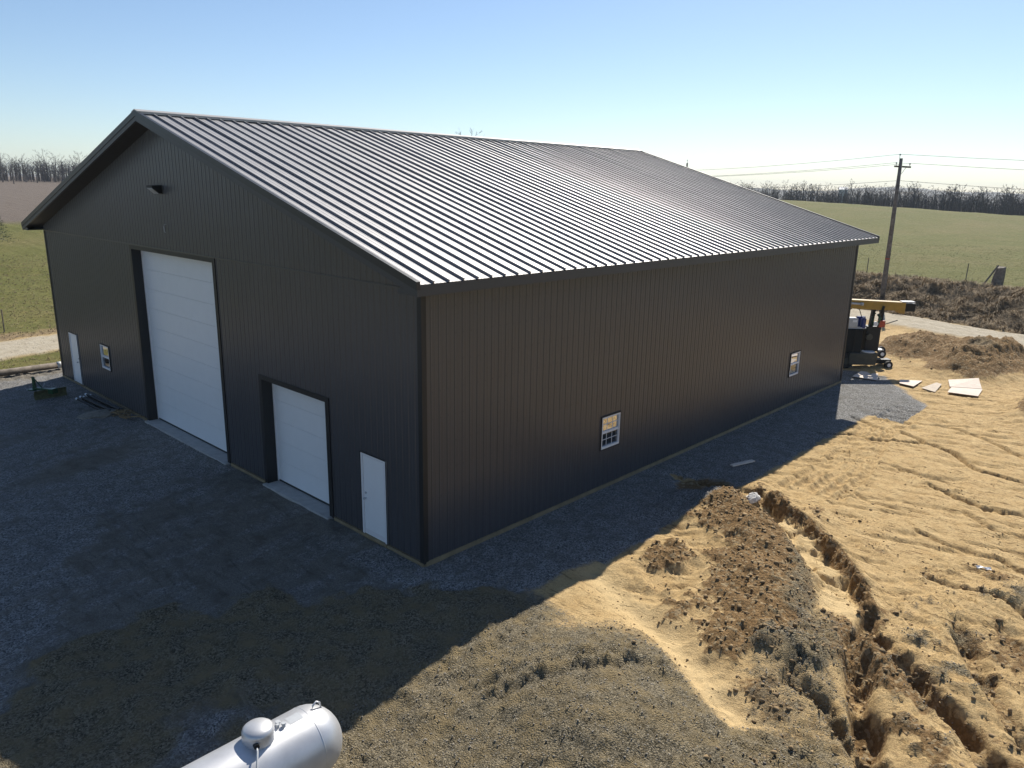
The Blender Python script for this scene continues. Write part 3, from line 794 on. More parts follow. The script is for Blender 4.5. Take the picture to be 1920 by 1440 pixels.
# ------------------------------------------------------------------ boom machine behind the barn
mx, my = 27.95, .35
mach = empty('boom_crane', (mx, my, hz(mx, my) - .02), math.atan2(-.7265, .687))
tag(mach, 'black crane machine with yellow boom standing behind the barn corner', 'crane')
MB().box(-2.3, -.10, 0, 1.6, .35, 1.95).build('body', M_DKGREEN, mach, bevel=.05)
MB().box(-2.3, -.12, -.015, .0, .5, .56).box(-1.0, -.96, -.015, 0, .4, 1.9).box(-.5, -.46, -.015, 0, .6, 1.9).build('body_ribs', M_BLACK, mach)
MB().box(-1.0, .05, .1, 1.2, 1.95, 2.02).build('deck', M_GREY, mach)
for x in (-1.75, -.75):
    wh = MB().tube([(x, -.06, .38), (x, .0, .38), (x, .26, .38), (x, .32, .38)], [.30, .38, .38, .30], 20).build('wheel', M_RUBBER, mach, smooth=False)
    MB().tube([(x, -.075, .38), (x, -.058, .38)], .17, 14).build('hub', M_OGREY, wh)
mb = MB(); a = [(-.70, -.15, .22), (.62, -.15, .22), (.70, -.15, .80), (-.70, -.15, .80)]
mb.prism([(p[0], .75, p[2]) for p in a], a).build('front_frame', M_OGREY, mach, bevel=.03)
for x, y in ((.30, .1), (.95, .75)):
    o = MB().tube([(x, y, .82), (x, y, .86)], .30, 20).build('outrigger_pad', M_PVC, mach)
MB().box(.15, .85, .25, .75, .82, 2.05).build('mast_base', M_BLACK, mach, bevel=.03)
for x in (.40, .82):
    MB().prism([(x - .08, .35, 2.0), (x + .08, .35, 2.0), (x + .08, .55, 2.0), (x - .08, .55, 2.0)], [(x - .06 + .06, .35, 3.0), (x + .06 + .06, .35, 3.0), (x + .06 + .06, .55, 3.0), (x - .06 + .06, .55, 3.0)]).build('mast_post', M_BLACK, mach)
MB().box(.66, .98, .18, .34, 2.02, 2.34).build('red_bracket', M_RED, mach, bevel=.02)
MB().tube([(.5, .2, 2.2), (.5, .12, 2.2)], .11, 16).build('sheave', M_PVC, mach)
MB().tube([(.28, .1, 1.55), (.28, .22, 1.55)], .15, 16).build('sheave', M_OGREY, mach)
MB().tube([(.42, .22, 2.1), (.30, .2, 2.5), (.46, .25, 2.7)], .05, 8).tube([(.62, .22, 2.1), (.72, .2, 2.45), (.58, .25, 2.65)], .05, 8).build('hydraulic_hose', M_GREEN, mach, smooth=True)
cb = MB().box(-.98, -.40, .05, .5, 2.03, 2.46).build('control_box', M_GREY, mach, bevel=.02)
MB().box(-.66, -.46, .04, .049, 2.27, 2.38).build('control_label', M_PVC, cb)
MB().tube([(-.08, .2, 1.97), (-.08, .2, 2.42), (-.08, .2, 2.47)], [.12, .12, .06], 14).build('blue_cylinder', M_BLUE, mach, smooth=False)
MB().box(-.30, .10, .42, .55, 1.98, 2.5).build('tank_plate', M_BLUE, mach)
MB().tube([(-.9, .3, 2.75), (-.6, .3, 2.95), (-.3, .3, 2.85), (-.15, .3, 2.5)], .018, 6).build('hose', M_BLACK, mach, smooth=True)
bz = 2.78
a = [(-3.2, .2, bz + .18), (1.95, .2, bz - .0), (1.95, .2, bz + .14), (1.72, .2, bz + .15), (1.72, .2, bz + .50), (-3.2, .2, bz + .72)]
a = [(-3.2, .2, bz + .22), (1.55, .2, bz + .05), (1.60, .2, bz - .07), (1.85, .2, bz - .08), (1.85, .2, bz + .46), (-3.2, .2, bz + .64)]
boom = MB().prism([(p[0], .62, p[2]) for p in a], a).build('boom', M_YELLOW, mach, bevel=.015)
MB().prism([(1.86, .55, bz + .02), (2.35, .55, bz + .02), (2.35, .55, bz + .40), (1.86, .55, bz + .40)][::1], [(1.86, .26, bz + .02), (2.35, .26, bz + .02), (2.35, .26, bz + .40), (1.86, .26, bz + .40)]).build('boom_tip', M_BLACK, boom)
MB().box(1.7, 2.3, .24, .58, bz + .462, bz + .50).build('boom_cap', M_PVC, boom)
MB().tube([(-1.4, .16, bz + .42), (-.35, .16, bz + .36)], .05, 10).tube([(-.35, .16, bz + .36), (-.22, .16, bz + .355)], .075, 10).build('boom_ram', M_GREY, boom, smooth=True)
MB().tube([(.72, .14, bz - .05), (.78, .14, bz + .28)], .06, 8).build('boom_pin', M_BLACK, boom)
for x, y, z in ((1.0, .1, .72), (1.35, .9, .74), (1.3, -.1, .22)):
    wv = MB().tube([(x, y, z), (x, y + .14, z)], .19, 16).build('guide_wheel', M_RUBBER, mach)
    MB().tube([(x, y - .012, z), (x, y - .001, z)], .09, 12).build('hub', M_PVC, wv)
MB().box(.70, 1.5, .15, .6, .24, .44).build('tail_frame', M_BLACK, mach)
MB().tube([(.9, .5, 2.05), (1.7, .5, 2.33)], .025, 6).build('lever', M_OGREY, mach)

# ------------------------------------------------------------------ rear blade implement
bx_, by_ = -1.62, 20.95
bl = empty('grader_blade', (bx_, by_, hz(bx_, by_)), R(-60))
bl.scale = (.62, .62, .62)
tag(bl, 'green tractor rear blade standing on the shaded gravel by the barn', 'implement')
# local: x right in the picture, y away
a = [(-.62, -.03, .62), (-.40, -.03, .62), (-.10, -.03, .42), (-.62, -.03, .42)]
MB().prism([(-.78, .05, .55), (-.55, .05, .50), (-.62, .05, 1.25), (-.76, .05, 1.28)], [(-.78, -.05, .55), (-.55, -.05, .50), (-.62, -.05, 1.25), (-.76, -.05, 1.28)]).build('mast', M_GREEN, bl)
MB().tube([(-.66, 0, 1.2), (-.1, 0, .58)], .04, 6).build('brace', M_GREEN, bl)
MB().box(-.80, .85, -.07, .07, .45, .58).build('beam', M_GREEN, bl, bevel=.01)
MB().box(-.95, -.5, -.30, .30, .42, .50).build('hitch', M_GREEN, bl, bevel=.01)
for s in (-.27, .27): MB().tube([(-.9, s, .46), (-1.02, s, .46)], .035, 8).build('hitch_pin', M_GREY, bl)
MB().box(.50, .86, -.22, .22, .30, .62).build('turntable', M_GREEN, bl, bevel=.02)
MB().tube([(-.15, .1, .6), (-.1, .25, .85)], .02, 6).build('handle', M_GREY, bl)
mb = MB(); n = 8
for k in range(n + 1):
    a_ = R(-48 + 96 * k / n); z_ = .02 + .56 * k / n; x_ = .55 - .14 * math.cos(a_) + .1
    mb.v += [(x_ - .45, -.85, z_), (x_ + .45, .75, z_), (x_ - .43, -.86, z_), (x_ + .47, .74, z_)]
for k in range(n):
    i = 4 * k; mb.f += [(i, i + 1, i + 5, i + 4), (i + 3, i + 2, i + 6, i + 7), (i, i + 4, i + 6, i + 2), (i + 1, i + 3, i + 7, i + 5)]
mb.f += [(0, 2, 3, 1), (4 * n, 4 * n + 1, 4 * n + 3, 4 * n + 2)]
mb.build('moldboard', M_OLIVE, bl, smooth=False)
MB().tube([(-.62, .02, .42), (-.62, .02, 0)], .025, 6).build('parking_stand', M_GREEN, bl)

# ------------------------------------------------------------------ things along the wall
pb = empty('pipe_bundle', (-.35, 18.2, 0))
tag(pb, 'bundle of dark pipes with pale ends lying along the barn wall', 'pipes')
rng = random.Random(3)
for i in range(7):
    x = -.30 + .09 * i + rng.uniform(-.02, .02); z = hz(-.35 + x, 18.2) + .05 + (.08 if i % 3 == 1 else 0)
    y0, y1 = -1.3 + rng.uniform(-.3, .3), 1.55 + rng.uniform(-.25, .2)
    p_ = MB().tube([(x - .05, y0, z), (x - .18, y1, z)], .042, 10).build('pipe', M_BLACK, pb)
    MB().tube([(x - .18, y1 + .001, z), (x - .188, y1 + .13, z)], .046, 10).build('pipe_end', M_PVC, p_)
def lump(name, mat, loc, sx, sy, sz, seed, label, cat, nseg=16):
    mb = MB(); rg = random.Random(seed); rings = 7
    for i in range(rings + 1):
        t_ = i / rings * math.pi / 2
        for k in range(nseg):
            a_ = 2 * math.pi * k / nseg
            q_ = 1 + .22 * float(perlin(np.array([3 * math.cos(a_) + seed]), np.array([3 * math.sin(a_) + 2.3 * i]), seed)[0]) + rg.uniform(-.05, .05)
            mb.v.append((sx * math.cos(t_) * math.cos(a_) * q_, sy * math.cos(t_) * math.sin(a_) * q_, sz * math.sin(t_) * (1 + rg.uniform(-.08, .08)) - .03))
    for i in range(rings):
        for k in range(nseg): mb.f.append((i * nseg + k, i * nseg + (k + 1) % nseg, (i + 1) * nseg + (k + 1) % nseg, (i + 1) * nseg + k))
    o = mb.build(name, mat, smooth=False); o.location = (loc[0], loc[1], hz(loc[0], loc[1])); tag(o, label, cat); return o
lump('stone_pile', M_STONE, (-.95, 17.05), .75, .5, .13, 4, 'low pile of pale crushed stone beside the pipe bundle', 'stone pile', 22)
sp_ = empty('scrap_wood_pile', (-.42, 16.1, hz(-.42, 16.1)))
tag(sp_, 'heap of dark brown scrap wood against barn wall by tall door', 'scrap wood')
for i in range(16):
    a_ = rng.uniform(0, 3.1); c_, s_ = math.cos(a_), math.sin(a_); px, py_, l_ = rng.uniform(-.2, .2), rng.uniform(-.65, .6), rng.uniform(.12, .3)
    z_ = rng.uniform(.03, .12)
    MB().prism([(px - c_ * l_, py_ - s_ * l_, z_), (px - c_ * l_ - s_ * .05, py_ - s_ * l_ + c_ * .05, z_), (px - c_ * l_ - s_ * .05, py_ - s_ * l_ + c_ * .05, z_ + .03), (px - c_ * l_, py_ - s_ * l_, z_ + .03)],
               [(px + c_ * l_, py_ + s_ * l_, z_ + .03), (px + c_ * l_ - s_ * .05, py_ + s_ * l_ + c_ * .05, z_ + .03), (px + c_ * l_ - s_ * .05, py_ + s_ * l_ + c_ * .05, z_ + .06), (px + c_ * l_, py_ + s_ * l_, z_ + .06)]).build('stick', M_CLOD, sp_)
# long pole lying behind the yard
z0 = hz(-2, 25.5)
lpole = empty('lying_pole', (-3, 25.5, z0)); tag(lpole, 'long grey wooden pole lying on orange dirt behind the barn', 'pole')
MB().tube([(-8, -.75, .2), (-4, -.38, .2), (0, -.02, .2), (3.35, .02, .2)], [.17, .16, .15, .135], 14).build('shaft', M_OLDWOOD, lpole, smooth=True)
MB().tube([(3.2, .02, .2), (3.38, .022, .2)], .148, 14).build('end_band', M_GREY, lpole, smooth=True)
MB().box(1.6, 1.7, -.16, .2, -.05, .12).box(-4, -3.9, -.56, -.2, -.05, .12).build('support_block', M_OLDWOOD, lpole)

# ------------------------------------------------------------------ boards, plank, rock, scrap
def board(pts, label, seed, mat=M_BOARD, lift=.03, th=.018, curl=.05):
    cx = sum(p[0] for p in pts) / len(pts); cy = sum(p[1] for p in pts) / len(pts)
    rg = random.Random(seed); mb = MB()
    lo = [(x - cx, y - cy, hz(x, y) + lift + rg.uniform(0, curl)) for x, y in pts]
    zc_ = hz(cx, cy)
    lo = [(a, b, c - zc_) for a, b, c in lo]
    mb.prism(lo, [(a, b, c + th) for a, b, c in lo])
    o = mb.build('board_sheet', mat); o.location = (cx, cy, zc_); tag(o, label, 'board', 'pale sheets on the dirt'); return o
board([(25.93, -1.1), (25.69, -.07), (27.1, .04), (27.21, -.21), (26.77, -.51), (27.07, -.5), (27.15, -.72)], 'notched pale board lying on gravel edge just beyond the barn corner', 1)
board([(26.82, -1.79), (27.27, -2.61), (25.8, -2.66), (25.95, -2.03)][::-1], 'tapered whitish board lying between notched board and small diamond board', 2)
board([(25.87, -2.96), (27.21, -3.2), (27.07, -3.46), (25.73, -3.56)][::-1], 'small tan diamond shaped board beside the pair of overlapping sheets', 3, simple('tan_board', (.5, .42, .33), .85, var=.12))
board([(28.06, -3.46), (28.76, -4.5), (27.58, -4.92), (26.92, -3.82)][::-1], 'large whitish sheet lying against foot of spoil heap', 4)
board([(26.84, -3.90), (27.5, -4.97), (26.24, -5.09), (25.83, -4.01)][::-1], 'large cream sheet on dirt in front of whitish sheet', 5)
pk = MB(); 
c_ = (11.38, -1.92); dxy = Vector((.71, -.21, 0)).normalized(); nn = Vector((-dxy.y, dxy.x, 0))
q0 = [Vector((0, 0, 0)) - dxy * .48 - nn * .07, Vector((0, 0, 0)) + dxy * .48 - nn * .07, Vector((0, 0, 0)) + dxy * .48 + nn * .07, Vector((0, 0, 0)) - dxy * .48 + nn * .07]
pk.prism([(p.x, p.y, .01) for p in q0], [(p.x, p.y, .05) for p in q0])
o = pk.build('plank', M_BOARD); o.location = (*c_, hz(*c_) + .01); tag(o, 'short loose plank lying on shaded gravel beside the side wall', 'plank')
lump('rock', M_ROCK, (8.75, -3.55), .30, .17, .20, 7, 'pale grey rock at the edge of the washed out trench', 'rock')
mb = MB(); rg = random.Random(8)
for i in range(6):
    for j in range(4): mb.v.append(((i - 2.5) * .085, (j - 1.5) * .05 + .06 * math.sin(i), .03 + rg.uniform(0, .06)))
mb.f = [(i * 4 + j, (i + 1) * 4 + j, (i + 1) * 4 + j + 1, i * 4 + j + 1) for i in range(5) for j in range(3)]
o = mb.build('plastic_scrap', M_PLASTIC); o.location = (8.93, -9.12, hz(8.93, -9.12)); o.rotation_euler[2] = R(-60); o.scale = (.7, .6, .7); tag(o, 'crumpled white plastic scrap on the open dirt', 'litter')
md = o.modifiers.new('thick', 'SOLIDIFY'); md.thickness = .004

# ------------------------------------------------------------------ utility poles and wires
def sag(a, b, s, n=14):
    return [(a[0] + (b[0] - a[0]) * t, a[1] + (b[1] - a[1]) * t, a[2] + (b[2] - a[2]) * t - s * 4 * t * (1 - t)) for t in [i / n for i in range(n + 1)]]
PX, PY = 50.9, 7.0
pz = hz(PX, PY)
up = empty('utility_pole', (PX, PY, pz)); tag(up, 'weathered wooden utility pole with short crossarm on the weedy bank', 'utility pole')
PH = 10.72 - pz
MB().tube([(0, 0, -.6), (0, 0, .9), (0, 0, PH * .5), (-.01, .02, PH)], [.19, .18, .155, .115], 14).build('shaft', M_OLDWOOD, up, smooth=True)
MB().tube([(0, 0, 2.9), (0, 0, 2.98)], .178, 14, cap=False).build('tag_band', M_RED, up)
AX = Vector((.687, -.7265, 0))
arm = MB(); a_ = AX * -.42; b_ = AX * .72
arm.prism([(a_.x, a_.y - .05, PH - .62), (a_.x, a_.y + .05, PH - .62), (a_.x, a_.y + .05, PH - .50), (a_.x, a_.y - .05, PH - .50)], [(b_.x, b_.y - .05, PH - .66), (b_.x, b_.y + .05, PH - .66), (b_.x, b_.y + .05, PH - .54), (b_.x, b_.y - .05, PH - .54)])
arm.build('crossarm', M_OLDWOOD, up)
MB().tube([(AX * .05).to_tuple()[:2] + (PH - 1.2,), (AX * .42).to_tuple()[:2] + (PH - .62,)], .018, 6).build('arm_brace', M_GREY, up)
def insul(p, h_):
    MB().tube([(p[0], p[1], p[2]), (p[0], p[1], p[2] + h_)], .02, 6).tube([(p[0], p[1], p[2] + h_), (p[0], p[1], p[2] + h_ + .05), (p[0], p[1], p[2] + h_ + .11)], [.05, .07, .03], 8).build('insulator', M_GREY, up)
t0 = AX * -.14; insul((t0.x, t0.y, PH - .15), .35)
t1 = AX * .66; insul((t1.x, t1.y, PH - .55), .12)
t2 = AX * -.32; insul((t2.x, t2.y, PH - .5), .12)
tops = [Vector((PX, PY, pz + PH + .28)) + t0, Vector((PX, PY, pz + PH - .33)) + t1, Vector((PX, PY, pz + PH - .30)) + t2, Vector((PX, PY, pz + PH - 1.55))]
tops[0].z = pz + PH + .28
LFT, RGT = Vector((62, 62, 0)), Vector((46, -58, 0))
WL = 'thin overhead wire strung from the weathered utility pole'
for i, (tp, zl_, zr_) in enumerate(zip(tops, (10.9, 10.4, 10.3, 9.3), (10.6, 10.0, 10.0, 8.9))):
    for side, E_, ze_, nm in ((0, LFT, zl_, 'running behind the barn'), (1, RGT, zr_, 'running away from the barn along the road')):
        if i == 2 and side == 1: continue
        e_ = E_ + (AX * (.5 if i == 1 else -.3 if i == 2 else 0)); e_.z = ze_
        kind = ('top', 'outer', 'inner', 'lowest')[i]
        o = MB().tube(sag(tp, e_, 1.1), .011, 4).build('overhead_wire', M_WIRE)
        tag(o, kind + ' overhead wire on the utility pole ' + nm, 'wire', 'overhead wires')
def far_pole(x, y, h_, label):
    z_ = hz(x, y); r0 = empty('utility_pole', (x, y, z_)); tag(r0, label, 'utility pole')
    MB().tube([(0, 0, -.5), (0, 0, h_)], [.19, .12], 10).build('shaft', M_OLDWOOD, r0, smooth=True)
    MB().tube([(0, 0, h_), (0, 0, h_ + .35)], .03, 6).tube([(0, 0, h_ + .33), (0, 0, h_ + .45)], .07, 6).build('insulator', M_GREY, r0)
    MB().box(-.5, .5, -.05, .05, h_ - .7, h_ - .58).build('crossarm', M_OLDWOOD, r0)
far_pole(62, 62.2, 0.1 + 10.4 - hz(62, 62.2), 'utility pole hidden behind the barn roof')
far_pole(46, -58, 10 - hz(46, -58), 'utility pole further along the gravel road')

# ------------------------------------------------------------------ haze constants / projection helper for placing far things
CAMP = Vector((-10.101, -12.070, 8.353))
def bearing(az_deg, D): return CAMP.x + D * math.cos(R(az_deg)), CAMP.y + D * math.sin(R(az_deg))
x_, y_ = bearing(31.0, 118); z_ = hz(x_, y_)
far_pole(x_, y_, 11.9 - z_, 'distant utility pole top showing above the roof slope')

# ------------------------------------------------------------------ fence posts and old stump post
posts = []
def fpost(x, y, label, h_=1.25, lean=0.0):
    z_ = hz(x, y)
    o = MB().tube([(0, 0, -.3), (lean, 0, h_)], .035, 6).build('fence_post', M_OLDWOOD); o.location = (x, y, z_); tag(o, label, 'fence post', 'thin fence posts along the field')
for (x, y, lb, le) in ((57.6, 10.6, 'thin dark fence post on the bank beside the utility pole', .06), (57.8, 3.2, 'thin leaning fence post between utility pole and old corner post', .12),
                   (.9, 36.6, 'thin dark fence post beside the gravel road behind the yard', .02)):
    fpost(x, y, lb, lean=le)
sx_, sy_ = 55.6, .65
st_ = empty('corner_post', (sx_, sy_, hz(sx_, sy_) - .1), math.atan2(-.7265, .687)); tag(st_, 'thick weathered corner post with leaning brace on weedy bank', 'post')
mb = MB(); n = 12; rg = random.Random(2)
rings = [[(.36 * (1.25 - .35 * t) * math.cos(2 * math.pi * k / n) * rg.uniform(.85, 1.1) + .12 * t, .3 * (1.2 - .3 * t) * math.sin(2 * math.pi * k / n) * rg.uniform(.85, 1.1), t * 1.5 + (rg.uniform(-.14, .1) if t == 1 else 0)) for k in range(n)] for t in (0, .3, .65, 1)]
for r_ in rings: mb.v += r_
for i in range(3):
    for k in range(n): mb.f.append((i * n + k, i * n + (k + 1) % n, (i + 1) * n + (k + 1) % n, (i + 1) * n + k))
mb.f.append(tuple(3 * n + k for k in range(n)))
mb.build('post_trunk', M_OLDWOOD, st_)
MB().tube([(-1.0, 0, .15), (-.1, 0, 1.62)], .06, 7).build('brace', M_OLDWOOD, st_)

# ------------------------------------------------------------------ vegetation
def bare_tree(seed, h_, nl=13, ns=6, ntw=5, spread=.34, tw=.0011):
    rg = random.Random(seed); tr = MB(); cr = MB()
    top = Vector((rg.uniform(-.08, .08) * h_, rg.uniform(-.08, .08) * h_, h_ * .86))
    mid = Vector((rg.uniform(-.03, .03) * h_, rg.uniform(-.03, .03) * h_, h_ * .45))
    r0 = h_ * .018
    tr.tube([(0, 0, -.5), mid, top], [r0, r0 * .7, r0 * .12], 6, cap=False)
    def at_(t):
        return mid * (t / .5) if t < .5 else mid + (top - mid) * ((t - .5) / .5)
    for i in range(nl):
        t = .28 + .70 * (i + rg.random()) / nl; p = at_(min(t, .99)); a_ = rg.uniform(0, 6.283)
        ln = h_ * spread * (1.15 - .65 * t) * rg.uniform(.75, 1.2); el = rg.uniform(.45, 1.0)
        d = Vector((math.cos(a_) * math.cos(el), math.sin(a_) * math.cos(el), math.sin(el)))
        e = p + d * ln; m_ = p + d * ln * .5 + Vector((0, 0, -.04 * ln)); rr = r0 * .38 * (1.15 - t)
        cr.tube([p, m_, e], [rr, rr * .6, rr * .15], 3, cap=False)
        for j in range(ns):
            s_ = rg.uniform(.3, 1); b = p + d * ln * s_; dd = (d + Vector((rg.uniform(-.8, .8), rg.uniform(-.8, .8), rg.uniform(-.1, .7)))).normalized(); l2 = ln * rg.uniform(.22, .45)
            e2 = b + dd * l2; wdt = rr * .35 + .012
            sd = dd.cross(Vector((rg.uniform(-1, 1), rg.uniform(-1, 1), .3))).normalized() * wdt
            cr.add([b - sd, b + sd, e2], [(0, 1, 2)])
            for k in range(ntw):
                c = b + dd * l2 * rg.uniform(.25, 1); d3 = (dd + Vector((rg.uniform(-.9, .9), rg.uniform(-.9, .9), rg.uniform(-.2, .8)))).normalized(); l3 = l2 * rg.uniform(.35, .7)
                sd = d3.cross(Vector((rg.uniform(-1, 1), rg.uniform(-1, 1), .3))).normalized() * (.008 + h_ * tw)
                cr.add([c - sd, c + sd, c + d3 * l3], [(0, 1, 2)])
    return tr, cr
protos = []
for s in range(4):
    tr, cr = bare_tree(40 + s, 11.0)
    protos.append((tr.mesh('trunk', M_BARK), cr.mesh('crown', M_TWIG)))
def place_tree(az_, D_, h_, k, label, group, sink=0):
    x, y = bearing(az_, D_); r0 = empty('bare_tree', (x, y, hz(x, y) - sink), random.Random(k * 7 + int(az_ * 100)).uniform(0, 6))
    r0.scale = (h_ / 11,) * 3; tag(r0, label, 'tree', group)
    for nm, me_ in zip(('trunk', 'crown'), protos[k % 4]): link(nm, me_, r0)
# skyline trees on the left hill
rng = random.Random(12)
LBL = 'tall leafless tree standing above the wooded rise beyond the ploughed field'
for i in range(17):
    place_tree(69.2 + i * .53 + rng.uniform(-.15, .15), 262 + rng.uniform(-14, 14), rng.uniform(7.5, 10.0), i, LBL, 'leafless trees on the skyline')
xx = bearing(46.3, 205)
place_tree(46.35, 150, 1.0, 2, 'x', 'x') if False else None
o_ = place_tree(46.2, 190, 21.9 - hz(*bearing(46.2, 190)) + 0.0, 1, 'leafless treetop just showing above the barn roof ridge', 'leafless tree behind the barn')
def wood(name, label, spots, sd, form=(12, 5, 5, .26, .0026)):
    rg = random.Random(sd); src = []
    for s in range(5):
        tr, cr = bare_tree(70 + s + sd, 12.0, *form)
        src.append((np.array(tr.v), tr.f, np.array(cr.v), cr.f))
    V, F, off = [], [], 0
    for (az_, D_, h_) in spots:
        tv, tf, cv, cf = src[rg.randrange(5)]
        x, y = bearing(az_, D_); a_ = rg.uniform(0, 6.28); c_, s_ = math.cos(a_), math.sin(a_)
        for v_, f_ in ((tv, tf), (cv, cf)):
            w_ = v_ * (h_ / 12)
            V.append(np.column_stack([w_[:, 0] * c_ - w_[:, 1] * s_ + x, w_[:, 0] * s_ + w_[:, 1] * c_ + y, w_[:, 2]]))
            F += [tuple(i + off for i in f) for f in f_]; off += len(v_)
        V[-1][:, 2] += 0
    # ground heights in one go
    gz_ = terrain([bearing(a, d)[0] for a, d, _ in spots], [bearing(a, d)[1] for a, d, _ in spots])[0]
    for i, z_ in enumerate(gz_):
        V[2 * i][:, 2] += z_; V[2 * i + 1][:, 2] += z_
    me_ = bpy.data.meshes.new(name); me_.from_pydata(np.concatenate(V).tolist(), [], F); me_.update(); me_.materials.append(M_TWIG)
    o = link(name, me_); tag(o, label, 'woodland', kind='stuff'); return o
rg = random.Random(77)
wood('far_woodland', 'dense leafless woodland in a band behind the green field', [(a, rg.uniform(236, 330), (8.6 - .16 * (a - 8)) * rg.uniform(.72, 1.08) + .6) for a in [rg.uniform(7, 31) for _ in range(1150)]], 1)
wood('far_woodland', 'low dense leafless trees filling the back of the woodland band', [(a, rg.uniform(250, 300), (6.6 - .13 * (a - 8)) * rg.uniform(.7, 1.05) + .4) for a in [rg.uniform(7, 31) for _ in range(900)]], 3, (7, 4, 4, .34, .0045))
wood('far_woodland', 'grey brown leafless thicket on the rise beyond the ploughed field', [(rg.uniform(68, 79), rg.uniform(266, 300), rg.uniform(4.0, 7.0)) for _ in range(560)], 2, (8, 4, 4, .30, .0035))
# evergreen at the left edge
x_, y_ = bearing(76.95, 92); con = empty('pine_tree', (x_, y_, hz(x_, y_))); tag(con, 'dark green pine tree standing in the pasture by the ploughed field', 'tree')
MB().tube([(0, 0, -.3), (0, 0, 3.3)], [.09, .02], 7).build('trunk', M_BARK, con)
mb = MB(); rg = random.Random(4)
for i in range(60):
    t = (i + rg.random()) / 60; z_ = .35 + 3.0 * t; ln = (1 - t) * 1.75 * rg.uniform(.7, 1.15) + .18; a_ = i * 2.4 + rg.uniform(-.4, .4)
    for k in range(34):
        s_ = rg.uniform(.15, 1); c = Vector((math.cos(a_) * ln * s_, math.sin(a_) * ln * s_, z_ + .25 * s_ * ln - .28 * (s_ * ln) ** 2 * .6))
        c += Vector((rg.gauss(0, .07), rg.gauss(0, .07), rg.gauss(0, .05)))
        d = Vector((math.cos(a_) + rg.uniform(-.8, .8), math.sin(a_) + rg.uniform(-.8, .8), rg.uniform(-.2, .8))).normalized() * rg.uniform(.12, .24)
        sd = d.cross(Vector((rg.uniform(-1, 1), rg.uniform(-1, 1), 1))).normalized() * .028
        mb.add([c - sd, c + sd, c + d], [(0, 1, 2)])
mb.build('crown', M_PINE, con)
# bare shrubs by the lying pole
for i, (x, y) in enumerate(((-2.35, 27.2), (-1.75, 27.6))):
    r0 = empty('bare_shrub', (x, y, hz(x, y))); r0.scale = (.085,) * 3; r0.rotation_euler[2] = i * 2.0
    tag(r0, ('small leafless shrub beside the lying grey pole, close to it', 'small leafless shrub behind another shrub, beside the gravel road')[i], 'shrub', 'leafless shrubs by the lying pole')
    for nm, me_ in zip(('trunk', 'crown'), protos[i]): link(nm, me_, r0)

# tufts: joined blades
def tufts(name, label, pts, hmin, hmax, blades, wd, mat, sd, lean=.6, flow=0):
    rs = np.random.RandomState(sd); n = len(pts)
    pz_ = terrain(pts[:, 0], pts[:, 1])[0]
    base = np.column_stack([pts, pz_ - .02])
    B = np.repeat(base, blades, 0); m_ = len(B)
    B[:, :2] += rs.normal(0, .06, (m_, 2)) * (hmax / .4)
    a_ = rs.uniform(0, 6.283, m_)
    if flow: a_ = math.pi + .5 + 4.5 * perlin(B[:, 0] * flow, B[:, 1] * flow, 3) + rs.normal(0, .35, m_)
    h_ = rs.uniform(hmin, hmax, m_); le = rs.uniform(.1, lean, m_) * h_ * 1.6
    D3 = np.column_stack([np.cos(a_), np.sin(a_), np.zeros(m_)]); S3 = np.column_stack([-np.sin(a_), np.cos(a_), np.zeros(m_)]) * wd
    mid = B + D3 * (le * .35)[:, None] + np.array([0, 0, 1]) * (h_ * .65)[:, None]
    tip = B + D3 * le[:, None] + np.array([0, 0, 1]) * (h_ * np.clip(1 - le / h_ * .35, .3, 1))[:, None]
    V = np.stack([B - S3, B + S3, mid + S3 * .7, mid - S3 * .7, tip], 1).reshape(-1, 3)
    i0 = np.arange(m_) * 5
    F = [tuple(q_) for q_ in np.column_stack([i0, i0 + 1, i0 + 2, i0 + 3]).tolist()] + [tuple(q_) for q_ in np.column_stack([i0 + 3, i0 + 2, i0 + 4]).tolist()]
    me_ = bpy.data.meshes.new(name); me_.from_pydata(V.tolist(), [], F); me_.update(); me_.materials.append(mat)
    o = link(name, me_); tag(o, label, 'grass', kind='stuff')
rs = np.random.RandomState(9)
def pick(n, box, key, thr):
    p = np.column_stack([rs.uniform(box[0], box[1], n), rs.uniform(box[2], box[3], n)])
    return p[terrain(p[:, 0], p[:, 1])[1][key] > thr]
tufts('dry_weeds', 'matted brown dry weeds covering the roadside bank', pick(30000, (44, 75, -16, 30), 'dry', .45), .12, .50, 6, .017, M_STRAW, 1, 1.9, .55)
tufts('field_grass', 'short rough pasture grass on the rising field', pick(26000, (54, 100, -14, 50), 'grass', .5), .025, .075, 2, .02, M_GRASS, 2, 1.2)
tufts('verge_grass', 'short dry grass along the road behind the yard', np.concatenate([pick(9000, (-8, 14, 26.5, 70), 'grass', .5), pick(1500, (-8, 6, 33, 38), 'dry', .3)]), .04, .13, 3, .016, M_STRAW, 3, 1.2)

